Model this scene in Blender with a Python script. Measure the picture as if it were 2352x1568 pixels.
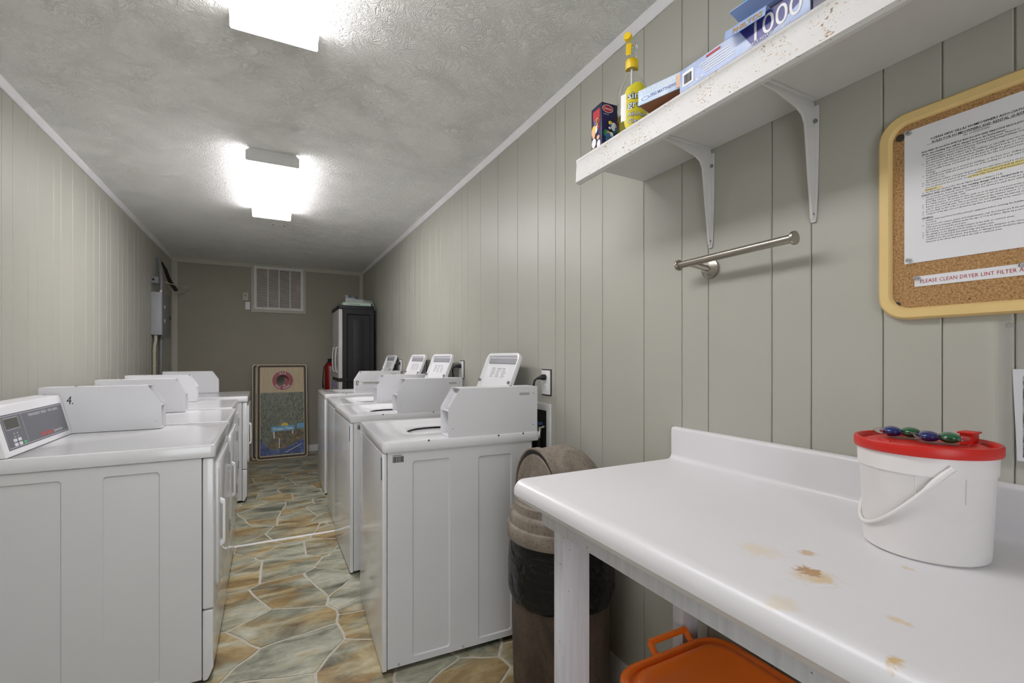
import bpy, bmesh, math, random
from mathutils import Vector, Matrix, noise

random.seed(7)
for o in list(bpy.data.objects):
    bpy.data.objects.remove(o)
S = bpy.context.scene
C = S.collection

# ------------------------------------------------------------------ camera
cam = bpy.data.cameras.new('camera')
cam.sensor_fit = 'HORIZONTAL'
cam.sensor_width = 36.0
cam.lens = 36.0 * 1070.0 / 2352.0
cam.shift_y = 36.0 / 2352.0
cam.clip_start = 0.02
camo = bpy.data.objects.new('camera', cam)
C.objects.link(camo)
camo.location = (0, 0, 1.25)
camo.rotation_euler = (math.radians(90), 0, math.radians(-27.542))
S.camera = camo

# ------------------------------------------------------------------ world (sky as fill light, let in only by the added doorway)
W = bpy.data.worlds.new('World')
S.world = W
W.use_nodes = True
W.node_tree.nodes['Background'].inputs[0].default_value = (0.90, 0.94, 1.0, 1)
W.node_tree.nodes['Background'].inputs[1].default_value = 2.4

LAMP = (8.6, 14.5)      # strength of the two fluorescent diffusers (flat lens below); the near one is set dimmer to even out near and far
LAMP_SIDE = (7.0, 8.5)  # their clear prismatic sides, beside the tubes
S.view_settings.view_transform = 'Standard'
S.view_settings.look = 'None'
S.view_settings.gamma = 1.0
S.view_settings.use_curve_mapping = False
S.view_settings.exposure = 0.78

# ------------------------------------------------------------------ measures of the room
XL, XR, YB, YF, H = -1.025, 1.17, 6.74, -1.15, 2.44

# ------------------------------------------------------------------ materials
def lin(c):
    return tuple(((v/255.0)/12.92 if v/255.0 <= 0.04045 else ((v/255.0+0.055)/1.055)**2.4) for v in c)

class NT:
    """small helper around a node tree"""
    def __init__(s, name):
        s.m = bpy.data.materials.new(name)
        s.m.use_nodes = True
        s.t = s.m.node_tree
        s.b = s.t.nodes['Principled BSDF']
        s.out = s.t.nodes['Material Output']
    def n(s, typ, **kw):
        x = s.t.nodes.new(typ)
        for k, v in kw.items():
            setattr(x, k, v)
        return x
    def l(s, a, b):
        s.t.links.new(a, b)
    def pos(s, scale=(1, 1, 1), rot=(0, 0, 0), loc=(0, 0, 0), coord='Object'):
        tc = s.n('ShaderNodeTexCoord')
        mp = s.n('ShaderNodeMapping')
        mp.inputs['Scale'].default_value = scale
        mp.inputs['Rotation'].default_value = rot
        mp.inputs['Location'].default_value = loc
        s.l(tc.outputs[coord], mp.inputs['Vector'])
        return mp.outputs['Vector']
    def noise(s, vec, scale, detail=4, rough=0.55, dist=0.0):
        x = s.n('ShaderNodeTexNoise')
        x.inputs['Scale'].default_value = scale
        x.inputs['Detail'].default_value = detail
        x.inputs['Roughness'].default_value = rough
        x.inputs['Distortion'].default_value = dist
        s.l(vec, x.inputs['Vector'])
        return x.outputs['Fac']
    def ramp(s, fac, stops, interp='LINEAR'):
        r = s.n('ShaderNodeValToRGB')
        r.color_ramp.interpolation = interp
        e = r.color_ramp.elements
        while len(e) > 2:
            e.remove(e[-1])
        e[0].position, e[0].color = stops[0][0], (*stops[0][1], 1)
        e[1].position, e[1].color = stops[1][0], (*stops[1][1], 1)
        for p, c in stops[2:]:
            k = e.new(p)
            k.color = (*c, 1)
        s.l(fac, r.inputs['Fac'])
        return r.outputs['Color']
    def mix(s, fac, a, b):
        x = s.n('ShaderNodeMix', data_type='RGBA')
        for sock, v in ((x.inputs[0], fac), (x.inputs[6], a), (x.inputs[7], b)):
            if isinstance(v, (int, float)):
                sock.default_value = v
            elif isinstance(v, tuple):
                sock.default_value = (*v, 1)
            else:
                s.l(v, sock)
        return x.outputs[2]
    def math(s, op, a, b=None):
        x = s.n('ShaderNodeMath', operation=op)
        for sock, v in ((x.inputs[0], a), (x.inputs[1], b)):
            if v is None:
                continue
            if isinstance(v, (int, float)):
                sock.default_value = v
            else:
                s.l(v, sock)
        return x.outputs[0]
    def bump(s, h, strength=0.3, dist=0.01):
        x = s.n('ShaderNodeBump')
        x.inputs['Strength'].default_value = strength
        x.inputs['Distance'].default_value = dist
        s.l(h, x.inputs['Height'])
        s.l(x.outputs['Normal'], s.b.inputs['Normal'])
    def base(s, c):
        if isinstance(c, tuple):
            s.b.inputs['Base Color'].default_value = (*c, 1)
        else:
            s.l(c, s.b.inputs['Base Color'])

def mat(name, rgb, rough=0.5, metal=0.0, var=0.06, vscale=6.0, bump=0.0, bscale=60.0, stretch=(1, 1, 1), coat=0.0, spec=0.5):
    t = NT(name)
    c = lin(rgb)
    v = t.pos(stretch)
    f = t.noise(v, vscale)
    t.base(t.ramp(f, [(0.3, tuple(k*(1-var) for k in c)), (0.7, tuple(min(1, k*(1+var)) for k in c))]))
    t.b.inputs['Roughness'].default_value = rough
    t.b.inputs['Metallic'].default_value = metal
    t.b.inputs['Coat Weight'].default_value = coat
    t.b.inputs['Specular IOR Level'].default_value = spec
    if bump:
        t.bump(t.noise(v, bscale, 3), bump, 0.004)
    return t.m

M = {}
WALLC = (175, 174, 163)
M['wall'] = mat('sage_wall_paint', WALLC, 0.42, var=0.025, vscale=2.0, bump=0.06, bscale=140)
M['wallback'] = mat('olive_wall_paint', (160, 154, 138), 0.55, var=0.05, vscale=1.5, bump=0.04, bscale=120)
M['groove'] = mat('groove_paint', (150, 148, 132), 0.6, var=0.1)
M['trim'] = mat('trim_paint', (226, 226, 226), 0.4, var=0.03)
M['trimback'] = mat('trim_beige_paint', (190, 188, 174), 0.5, var=0.04)
M['enamel'] = mat('white_enamel', (221, 221, 222), 0.16, var=0.012, vscale=3.0, coat=0.3)
M['enamelside'] = mat('white_side_enamel', (212, 212, 212), 0.33, var=0.015, vscale=3.0)
M['steelbox'] = mat('white_powder_coat', (217, 217, 219), 0.36, var=0.012, bump=0.04, bscale=300)
M['lidplastic'] = mat('white_lid_plastic', (232, 232, 234), 0.3, var=0.01)
M['gasket'] = mat('grey_gasket', (150, 150, 154), 0.5)
M['tub'] = mat('grey_tub_steel', (120, 122, 124), 0.3, metal=0.7)
M['black'] = mat('black_plastic', (26, 26, 28), 0.45, var=0.1)
M['dark'] = mat('dark_gap', (34, 33, 32), 0.8)
M['chip'] = mat('chipped_metal', (62, 54, 50), 0.7, var=0.3, vscale=200)
M['chrome'] = mat('bright_metal', (190, 188, 182), 0.22, metal=1.0, var=0.03)
M['nickel'] = mat('brushed_nickel', (176, 170, 160), 0.32, metal=1.0, var=0.05, vscale=30, stretch=(1, 12, 12))
M['greybox'] = mat('galvanised_grey', (168, 170, 172), 0.5, metal=0.15, var=0.05, vscale=12)
M['conduit'] = mat('conduit_grey', (132, 132, 134), 0.5, metal=0.2)
M['cream'] = mat('cream_conduit', (186, 183, 164), 0.5)
M['panelgrey'] = mat('control_panel_grey', (98, 98, 106), 0.3, var=0.03)
M['panelline'] = mat('panel_line_white', (222, 222, 224), 0.4, var=0.0)
M['redprint'] = mat('red_print', (214, 86, 74), 0.5, var=0.0)
M['whiteprint'] = mat('white_print', (238, 238, 238), 0.5, var=0.0)
M['greyprint'] = mat('grey_print', (168, 168, 172), 0.5, var=0.0)
M['blackprint'] = mat('black_print', (30, 29, 30), 0.6, var=0.0)
M['green'] = mat('green_button', (92, 170, 122), 0.4, var=0.02)
M['lcd'] = mat('display_window', (60, 58, 40), 0.2, var=0.1)
M['bluebadge'] = mat('blue_badge', (44, 70, 120), 0.4)
M['blackcab'] = mat('black_cabinet_plastic', (30, 30, 33), 0.5, var=0.08, vscale=20)
M['greydoor'] = mat('grey_cabinet_door', (214, 212, 208), 0.45)
M['redpaint'] = mat('red_enamel', (150, 26, 22), 0.3)
M['orange'] = mat('orange_plastic', (236, 112, 18), 0.33, var=0.05, vscale=5)
M['orangedark'] = mat('orange_tote_body', (190, 84, 20), 0.4, var=0.05)
M['redlid'] = mat('red_lid_plastic', (206, 34, 24), 0.4, var=0.04)
M['tan'] = mat('tan_frame', (226, 196, 132), 0.45, var=0.03, vscale=8)
M['paper'] = mat('white_paper', (228, 228, 230), 0.7, var=0.008)
M['lampwhite'] = mat('lamp_white', (222, 222, 220), 0.5)
M['outlet'] = mat('outlet_white', (232, 232, 230), 0.35)

def m_emit(name, strength):
    t = NT(name)
    v = t.pos()
    f = t.noise(v, 90, 2)
    col = t.ramp(f, [(0.3, (0.98, 0.955, 0.985)), (0.7, (1, 0.975, 1))])
    t.base(col)
    t.l(col, t.b.inputs['Emission Color'])
    t.b.inputs['Emission Strength'].default_value = strength
    t.b.inputs['Roughness'].default_value = 0.4
    return t.m
for k in (0, 1):
    M['emit%d' % k] = m_emit('fluorescent_diffuser', LAMP[k])
    M['emitside%d' % k] = m_emit('fluorescent_side_lens', LAMP_SIDE[k])

def m_ceiling():
    t = NT('stomped_ceiling')
    v = t.pos()
    d = t.noise(v, 7, 3)
    vm = t.n('ShaderNodeVectorMath', operation='ADD')
    dn = t.n('ShaderNodeTexNoise')
    dn.inputs['Scale'].default_value = 6
    t.l(v, dn.inputs['Vector'])
    sc = t.n('ShaderNodeVectorMath', operation='SCALE')
    sc.inputs['Scale'].default_value = 0.22
    t.l(dn.outputs['Color'], sc.inputs[0])
    t.l(v, vm.inputs[0]); t.l(sc.outputs[0], vm.inputs[1])
    w = vm.outputs[0]
    a = t.noise(w, 44, 3, 0.55, 1.0)
    ridge = t.math('ABSOLUTE', t.math('SUBTRACT', a, 0.5))
    ridge = t.math('SUBTRACT', 1.0, t.math('MULTIPLY', ridge, 9.0))
    ridge = t.math('MAXIMUM', ridge, 0.0)
    patch = t.ramp(t.noise(v, 5, 2), [(0.40, (0.45, 0.45, 0.45)), (0.62, (1, 1, 1))])
    h = t.math('MULTIPLY', ridge, patch)
    h2 = t.math('ADD', h, t.math('MULTIPLY', t.noise(w, 90, 3), 0.35))
    t.base(t.ramp(d, [(0.3, lin((242, 242, 238))), (0.7, lin((246, 246, 243)))]))
    t.b.inputs['Roughness'].default_value = 0.55
    t.bump(h2, 0.75, 0.006)
    return t.m
M['ceiling'] = m_ceiling()

def m_stone():
    t = NT('flagstone')
    oi = t.n('ShaderNodeObjectInfo')
    geo = t.n('ShaderNodeNewGeometry')
    mp = t.n('ShaderNodeMapping')
    mp.inputs['Rotation'].default_value = (0, 0, math.radians(-9))
    mp.inputs['Scale'].default_value = (2.2, 5.0, 1)
    t.l(geo.outputs['Position'], mp.inputs['Vector'])
    ad = t.n('ShaderNodeVectorMath', operation='ADD')
    cmb = t.n('ShaderNodeCombineXYZ')
    r7 = t.math('MULTIPLY', oi.outputs['Random'], 37.0)
    t.l(r7, cmb.inputs[0]); t.l(r7, cmb.inputs[1])
    t.l(mp.outputs[0], ad.inputs[0]); t.l(cmb.outputs[0], ad.inputs[1])
    v = ad.outputs[0]
    big = t.noise(v, 1.3, 3, 0.55, 0.6)
    bias = t.math('MULTIPLY', t.math('SUBTRACT', oi.outputs['Random'], 0.5), 0.26)
    hue = t.ramp(t.math('ADD', big, bias), [(0.46, (0, 0, 0)), (0.66, (1, 1, 1))])
    val = t.noise(v, 1.7, 6, 0.6, 0.7)
    cool = t.ramp(val, [(0.30, lin((76, 78, 68))), (0.43, lin((132, 133, 115))), (0.55, lin((166, 166, 146))), (0.70, lin((196, 195, 178)))])
    warm = t.ramp(val, [(0.30, lin((88, 68, 42))), (0.43, lin((146, 120, 76))), (0.55, lin((174, 154, 110))), (0.70, lin((196, 186, 150)))])
    col = t.mix(hue, cool, warm)
    fine = t.noise(v, 9, 9, 0.78, 0.5)
    dk = t.ramp(fine, [(0.32, (0.55, 0.55, 0.53)), (0.44, (0.9, 0.9, 0.89)), (0.55, (1.0, 1.0, 1.0)), (0.70, (1.2, 1.2, 1.18))])
    mm = t.n('ShaderNodeMix', data_type='RGBA', blend_type='MULTIPLY')
    mm.inputs[0].default_value = 1.0
    t.l(col, mm.inputs[6]); t.l(dk, mm.inputs[7])
    t.base(mm.outputs[2])
    t.b.inputs['Roughness'].default_value = 0.38
    t.bump(fine, 0.25, 0.004)
    return t.m
M['stone'] = m_stone()
M['grout'] = mat('grout', (186, 181, 166), 0.7, var=0.12, vscale=40)

def m_counter():
    t = NT('white_laminate')
    v = t.pos()
    base = t.ramp(t.noise(v, 3), [(0.3, lin((222, 220, 222))), (0.7, lin((226, 224, 226)))])
    cur = base
    def blotch(cur, x, y, rx, ry, rgb, lo, hi, k, ns=22):
        mp = t.n('ShaderNodeMapping')
        mp.vector_type = 'TEXTURE'
        mp.inputs['Location'].default_value = (x, y, 0.925)
        mp.inputs['Scale'].default_value = (rx, ry, 0.2)
        t.l(v, mp.inputs['Vector'])
        g = t.n('ShaderNodeVectorMath', operation='LENGTH')
        t.l(mp.outputs[0], g.inputs[0])
        fall = t.math('SUBTRACT', 1.0, g.outputs['Value'])
        nz = t.math('MULTIPLY', t.math('SUBTRACT', t.noise(v, ns, 5, 0.65, 1.0), 0.5), 2.2)
        f = t.math('ADD', fall, nz)
        fc = t.ramp(f, [(lo, (0, 0, 0)), (hi, (k, k, k))])
        return t.mix(fc, cur, lin(rgb))
    cur = blotch(cur, 0.713, 0.405, 0.05, 0.055, (214, 188, 140), 0.25, 0.75, 0.8)
    cur = blotch(cur, 0.727, 0.418, 0.034, 0.03, (170, 120, 60), 0.45, 0.62, 0.75, 60)
    cur = blotch(cur, 0.727, 0.502, 0.045, 0.05, (222, 208, 182), 0.2, 0.8, 0.7)
    cur = blotch(cur, 0.791, 0.459, 0.02, 0.018, (196, 160, 110), 0.3, 0.7, 0.7, 60)
    cur = blotch(cur, 0.603, 0.380, 0.03, 0.03, (222, 208, 182), 0.3, 0.8, 0.6)
    cur = blotch(cur, 0.690, 0.289, 0.012, 0.022, (214, 194, 160), 0.3, 0.7, 0.8, 60)
    cur = blotch(cur, 0.596, 0.253, 0.018, 0.014, (206, 172, 110), 0.3, 0.8, 0.85, 50)
    cur = blotch(cur, 0.870, 0.356, 0.014, 0.014, (214, 196, 164), 0.3, 0.7, 0.7, 60)
    t.base(cur)
    t.b.inputs['Roughness'].default_value = 0.33
    return t.m
M['counter'] = m_counter()

def m_shelf():
    t = NT('chipped_shelf_paint')
    v = t.pos((1, 1, 1))
    base = t.ramp(t.noise(v, 5), [(0.3, lin((208, 207, 204))), (0.7, lin((216, 215, 213)))])
    mp = t.pos((1, 0.55, 1))
    sp = t.noise(mp, 260, 3, 0.6)
    cl = t.noise(t.pos((1, 1, 1), loc=(3, 1, 2)), 16, 2)
    k = t.math('ADD', sp, t.math('MULTIPLY', t.math('SUBTRACT', cl, 0.5), 0.42))
    # the chips sit on the front nosing
    sx = t.n('ShaderNodeSeparateXYZ')
    tc = t.n('ShaderNodeTexCoord')
    t.l(tc.outputs['Object'], sx.inputs[0])
    front = t.ramp(sx.outputs['X'], [(0.877, (1, 1, 1)), (0.879, (0, 0, 0))])
    kk = t.math('MULTIPLY', k, front)
    f1 = t.ramp(kk, [(0.625, (0, 0, 0)), (0.65, (1, 1, 1))])
    f2 = t.ramp(kk, [(0.675, (0, 0, 0)), (0.70, (1, 1, 1))])
    cur = t.mix(f1, base, lin((206, 182, 150)))
    cur = t.mix(f2, cur, lin((120, 88, 58)))
    t.base(cur)
    t.b.inputs['Roughness'].default_value = 0.4
    t.bump(t.noise(v, 240, 3), 0.12, 0.003)
    return t.m
M['shelf'] = m_shelf()

def m_cork():
    t = NT('cork')
    v = t.pos()
    f = t.noise(v, 260, 4, 0.7)
    c = t.ramp(f, [(0.3, lin((124, 88, 50))), (0.5, lin((174, 134, 88))), (0.7, lin((200, 164, 116)))])
    d = t.ramp(t.noise(v, 120, 2), [(0.26, (1, 1, 1)), (0.31, (0, 0, 0))])
    t.base(t.mix(d, c, lin((70, 44, 24))))
    t.b.inputs['Roughness'].default_value = 0.9
    t.bump(f, 0.4, 0.003)
    return t.m
M['cork'] = m_cork()

def m_trash(name, a, b, sc=7):
    t = NT(name)
    v = t.pos((1, 1, 0.5))
    f = t.noise(v, sc, 6, 0.7, 0.6)
    c = t.ramp(f, [(0.32, lin(a)), (0.62, lin(b))])
    s = t.ramp(t.noise(t.pos(), 160, 2), [(0.34, (0.55, 0.55, 0.55)), (0.42, (1, 1, 1))])
    mm = t.n('ShaderNodeMix', data_type='RGBA', blend_type='MULTIPLY')
    mm.inputs[0].default_value = 1.0
    t.l(c, mm.inputs[6]); t.l(s, mm.inputs[7])
    t.base(mm.outputs[2])
    t.b.inputs['Roughness'].default_value = 0.6
    t.bump(f, 0.15, 0.004)
    return t.m
M['trashbody'] = m_trash('brown_stone_plastic', (50, 40, 33), (98, 82, 70))
M['trashlid'] = m_trash('taupe_lid_plastic', (112, 102, 91), (146, 135, 123), 12)

def m_bag():
    t = NT('black_bin_bag')
    v = t.pos((1, 1, 1.6))
    t.base(t.ramp(t.noise(v, 20), [(0.3, (0.003, 0.003, 0.0035)), (0.7, (0.006, 0.006, 0.007))]))
    t.b.inputs['Roughness'].default_value = 0.3
    t.b.inputs['Specular IOR Level'].default_value = 0.35
    t.bump(t.noise(v, 11, 3, 0.5, 1.5), 0.8, 0.02)
    return t.m
M['bag'] = m_bag()

def m_bucket():
    t = NT('translucent_white_plastic')
    t.base(t.ramp(t.noise(t.pos(), 8), [(0.3, lin((232, 228, 226))), (0.7, lin((238, 235, 233)))]))
    t.b.inputs['Roughness'].default_value = 0.32
    t.b.inputs['Subsurface Weight'].default_value = 0.25
    t.b.inputs['Subsurface Radius'].default_value = (0.02, 0.018, 0.016)
    t.b.inputs['Subsurface Scale'].default_value = 0.5
    return t.m
M['bucket'] = m_bucket()

def m_glass(name, rgb, alpha=0.0, rough=0.05, trans=1.0, ior=1.3):
    t = NT(name)
    t.base(t.ramp(t.noise(t.pos(), 20), [(0.3, lin(rgb)), (0.7, lin(tuple(min(255, k+4) for k in rgb)))]))
    t.b.inputs['Roughness'].default_value = rough
    t.b.inputs['Transmission Weight'].default_value = trans
    t.b.inputs['IOR'].default_value = ior
    return t.m
M['clear'] = m_glass('clear_plastic', (240, 242, 238), ior=1.22)
M['film'] = m_glass('clear_film', (236, 238, 240), ior=1.2, rough=0.1)
M['yliquid'] = m_glass('yellow_cleaner', (214, 206, 110), ior=1.12)
M['podblue'] = mat('pod_blue_gel', (22, 38, 104), 0.08, coat=0.6)
M['podgreen'] = mat('pod_green_gel', (28, 96, 62), 0.08, coat=0.6)
M['yellow'] = mat('yellow_plastic', (244, 206, 36), 0.35)
M['darkgreen'] = mat('dark_green_print', (40, 70, 50), 0.5)
M['labelyellow'] = mat('yellow_label', (222, 206, 40), 0.45)

def m_post():
    t = NT('white_painted_lumber')
    v = t.pos((9, 9, 0.8))
    f = t.noise(v, 6, 5)
    c = t.ramp(f, [(0.3, lin((196, 194, 200))), (0.7, lin((214, 213, 217)))])
    k = t.ramp(t.noise(t.pos(), 75, 2), [(0.255, (1, 1, 1)), (0.275, (0, 0, 0))])
    t.base(t.mix(k, c, lin((110, 98, 98))))
    t.b.inputs['Roughness'].default_value = 0.5
    t.bump(f, 0.15, 0.004)
    return t.m
M['lumber'] = m_post()

def m_wood():
    t = NT('pale_birch')
    v = t.pos((14, 14, 1.2))
    t.base(t.ramp(t.noise(v, 4, 5), [(0.3, lin((190, 168, 130))), (0.7, lin((214, 194, 158)))]))
    t.b.inputs['Roughness'].default_value = 0.45
    return t.m
M['birch'] = m_wood()
M['boardframe'] = mat('dark_board_border', (56, 48, 42), 0.5)
M['boardedge'] = mat('board_edge_wood', (186, 172, 146), 0.5)
M['boardred'] = mat('board_red_ring', (156, 38, 52), 0.4)

def m_foliage():
    t = NT('printed_foliage')
    v = t.pos((14, 14, 7))
    f = t.noise(v, 4.0, 8, 0.75, 1.6)
    c = t.ramp(f, [(0.30, lin((26, 28, 28))), (0.42, lin((66, 74, 62))), (0.50, lin((104, 112, 92))), (0.57, lin((150, 152, 132))), (0.64, lin((122, 96, 58))), (0.75, lin((196, 196, 186)))])
    t.base(c)
    t.b.inputs['Roughness'].default_value = 0.4
    return t.m
M['foliage'] = m_foliage()
def m_print2(name, stops, sc, stretch=(1, 1, 1), rough=0.35):
    t = NT(name)
    f = t.noise(t.pos(stretch), sc, 5, 0.6, 0.8)
    t.base(t.ramp(f, [(p, lin(c)) for p, c in stops]))
    t.b.inputs['Roughness'].default_value = rough
    return t.m
M['roadprint'] = m_print2('printed_blue_road', [(0.3, (20, 30, 66)), (0.5, (40, 66, 128)), (0.7, (110, 130, 176))], 16)
M['shrubprint'] = m_print2('printed_shrubs', [(0.3, (40, 40, 28)), (0.5, (92, 84, 48)), (0.7, (168, 120, 62))], 24)
M['signblue'] = mat('printed_sign_blue', (98, 166, 206), 0.4)
M['skyblue'] = m_print2('puzzle_sky_print', [(0.3, (150, 170, 214)), (0.5, (178, 194, 228)), (0.7, (208, 218, 240))], 9)
M['icedblue'] = m_print2('puzzle_pale_print', [(0.3, (168, 196, 222)), (0.5, (190, 210, 232)), (0.7, (212, 226, 240))], 12)
M['deepblue'] = m_print2('puzzle_deep_blue', [(0.3, (38, 40, 110)), (0.55, (62, 62, 140)), (0.75, (150, 150, 205))], 7)
M['navy'] = m_print2('navy_box_print', [(0.3, (22, 20, 52)), (0.6, (38, 32, 78)), (0.75, (70, 60, 120))], 10)
M['violet'] = mat('violet_print', (120, 96, 170), 0.4)
M['flapblue'] = mat('flap_blue', (158, 182, 224), 0.45)
M['cyan'] = mat('cyan_box', (34, 150, 200), 0.45)
M['kraft'] = mat('kraft_inside', (150, 102, 60), 0.8, var=0.1, vscale=14)
M['boxbrown'] = mat('brown_board', (128, 92, 66), 0.8, var=0.08)
M['traywhite'] = mat('white_tray_card', (206, 200, 192), 0.7)
M['yellowbox'] = mat('yellow_game_box', (216, 190, 70), 0.5)
M['redbox'] = mat('red_game_box', (196, 56, 34), 0.5)
M['gold'] = mat('gold_print', (206, 160, 80), 0.4)
M['pinkart'] = mat('peach_print', (236, 186, 140), 0.5)
M['greenart'] = mat('green_print', (40, 130, 90), 0.5)
M['blueart'] = mat('blue_print', (70, 110, 180), 0.5)
M['redart'] = mat('crimson_print', (178, 40, 44), 0.5)
M['yelart'] = mat('yellow_print', (240, 208, 70), 0.5)
M['bwprint'] = m_print2('grey_photo_print', [(0.32, (30, 30, 32)), (0.45, (110, 110, 112)), (0.6, (190, 190, 192)), (0.7, (60, 60, 62))], 26, (1, 0.6, 2.0))
M['hilite'] = mat('yellow_highlighter', (232, 216, 150), 0.7, var=0.05)
M['bagfilm'] = m_glass('grocery_bag_film', (214, 220, 218), rough=0.35, trans=0.35, ior=1.2)
M['mint'] = mat('mint_package', (196, 222, 200), 0.5)
M['slatwhite'] = mat('vent_slat_paint', (226, 223, 218), 0.45, var=0.04)
M['rustback'] = m_print2('vent_dusty_filter', [(0.35, (60, 56, 50)), (0.55, (112, 78, 50)), (0.7, (150, 104, 70))], 7, rough=0.9)

# ------------------------------------------------------------------ geometry helpers
def rrect(cx, cy, hx, hy, r, n=5):
    pts = []
    r = min(r, hx*0.999, hy*0.999)
    for (sx, sy, a0) in ((1, 1, 0), (-1, 1, 90), (-1, -1, 180), (1, -1, 270)):
        for k in range(n+1):
            a = math.radians(a0 + 90.0*k/n)
            pts.append((cx + sx*(hx-r) + r*math.cos(a), cy + sy*(hy-r) + r*math.sin(a)))
    return pts

class MB:
    def __init__(s):
        s.v, s.f = [], []
    def add(s, verts, faces):
        b = len(s.v)
        s.v += [tuple(p) for p in verts]
        s.f += [tuple(b+i for i in q) for q in faces]
        return s
    def box(s, x0, x1, y0, y1, z0, z1):
        return s.add([(x0, y0, z0), (x1, y0, z0), (x1, y1, z0), (x0, y1, z0), (x0, y0, z1), (x1, y0, z1), (x1, y1, z1), (x0, y1, z1)],
                     [(0, 3, 2, 1), (4, 5, 6, 7), (0, 1, 5, 4), (1, 2, 6, 5), (2, 3, 7, 6), (3, 0, 4, 7)])
    def loops(s, L, cap0=True, cap1=True, closed=True):
        n = len(L[0]); v = []; f = []
        for lp in L:
            v += lp
        for i in range(len(L)-1):
            for k in range(n if closed else n-1):
                k2 = (k+1) % n
                f.append((i*n+k, i*n+k2, (i+1)*n+k2, (i+1)*n+k))
        if cap0:
            f.append(tuple(range(n))[::-1])
        if cap1:
            f.append(tuple((len(L)-1)*n+k for k in range(n)))
        return s.add(v, f)
    def prism(s, poly, axis, a0, a1):
        def p(u, w, a):
            return {'x': (a, u, w), 'y': (u, a, w), 'z': (u, w, a)}[axis]
        return s.loops([[p(u, w, a0) for u, w in poly], [p(u, w, a1) for u, w in poly]])
    def tube(s, path, r, n=10, caps=True):
        path = [Vector(p) for p in path]
        rr = r if isinstance(r, (list, tuple)) else [r]*len(path)
        L = []
        up = Vector((0.13, 0.21, 0.97)).normalized()
        prev = None
        for i, p in enumerate(path):
            d = (path[min(i+1, len(path)-1)] - path[max(i-1, 0)]).normalized()
            a = d.cross(up) if prev is None else prev - d*prev.dot(d)
            if a.length < 1e-4:
                a = d.cross(Vector((1, 0, 0)))
            a.normalize(); prev = a
            b = d.cross(a)
            L.append([tuple(p + rr[i]*(math.cos(2*math.pi*k/n)*a + math.sin(2*math.pi*k/n)*b)) for k in range(n)])
        return s.loops(L, caps, caps)
    def lathe(s, prof, n=32, c=(0, 0, 0), cap0=True, cap1=True):
        L = [[(c[0]+r*math.cos(2*math.pi*k/n), c[1]+r*math.sin(2*math.pi*k/n), c[2]+z) for k in range(n)] for r, z in prof]
        return s.loops(L, cap0, cap1)
    def disc(s, c, nrm, r, n=16, th=0.002):
        nv = Vector(nrm).normalized()
        return s.tube([Vector(c), Vector(c)+nv*th], r, n)
    def tf(s, mtx):
        s.v = [tuple(mtx @ Vector(p)) for p in s.v]
        return s
    def build(s, name, m, parent=None, bevel=0.0, seg=2, smooth=None, sg=1, recalc=True, split=False):
        me = bpy.data.meshes.new(name)
        me.from_pydata([(sg*x, y, z) for x, y, z in s.v], [], s.f)
        if recalc or bevel:
            bm = bmesh.new(); bm.from_mesh(me)
            bmesh.ops.recalc_face_normals(bm, faces=bm.faces)
            if bevel:
                bm.normal_update()
                ed = [e for e in bm.edges if len(e.link_faces) == 2 and e.calc_face_angle(0) > 0.6]
                bmesh.ops.bevel(bm, geom=ed, offset=bevel, segments=seg, affect='EDGES', profile=0.6, clamp_overlap=True)
            bm.to_mesh(me); bm.free()
        if smooth is None:
            smooth = 35 if bevel else 0
        if smooth:
            me.shade_smooth()
            me.set_sharp_from_angle(angle=math.radians(smooth))
        me.materials.append(M[m] if isinstance(m, str) else m)
        if split:
            return split_mesh(me, name, parent)
        o = bpy.data.objects.new(name, me)
        C.objects.link(o)
        if parent:
            o.parent = parent
        return o

def split_mesh(me, name, parent):
    """one object for each loose piece of a mesh"""
    par = list(range(len(me.vertices)))
    def find(i):
        while par[i] != i:
            par[i] = par[par[i]]; i = par[i]
        return i
    for p in me.polygons:
        v = list(p.vertices); a = find(v[0])
        for k in v[1:]:
            par[find(k)] = a
    groups = {}
    for p in me.polygons:
        groups.setdefault(find(p.vertices[0]), []).append(list(p.vertices))
    first = None
    for fs in groups.values():
        ids = sorted({i for f in fs for i in f}); mp = {i: k for k, i in enumerate(ids)}
        m2 = bpy.data.meshes.new(name)
        m2.from_pydata([tuple(me.vertices[i].co) for i in ids], [], [[mp[i] for i in f] for f in fs])
        m2.materials.append(me.materials[0])
        m2.shade_smooth(); m2.set_sharp_from_angle(angle=math.radians(35))
        o = bpy.data.objects.new(name, m2); C.objects.link(o)
        if parent:
            o.parent = parent
        first = first or o
    return first

def thing(name, label, cat, loc=(0, 0, 0), rotz=0.0, group=None):
    o = bpy.data.objects.new(name, None)
    o.empty_display_size = 0.1
    C.objects.link(o)
    o.location = loc
    o.rotation_euler = (0, 0, rotz)
    o['label'] = label; o['category'] = cat
    if group:
        o['group'] = group
    return o
def tag(o, label, cat, group=None):
    o['label'] = label; o['category'] = cat
    if group:
        o['group'] = group
    return o
def struct(o, label=None):
    o['kind'] = 'structure'
    if label:
        o['label'] = label
    return o
def copy_tree(o, parent=None):
    c = o.copy(); C.objects.link(c)
    if parent:
        c.parent = parent
    for ch in list(o.children):
        copy_tree(ch, c)
    return c

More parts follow.
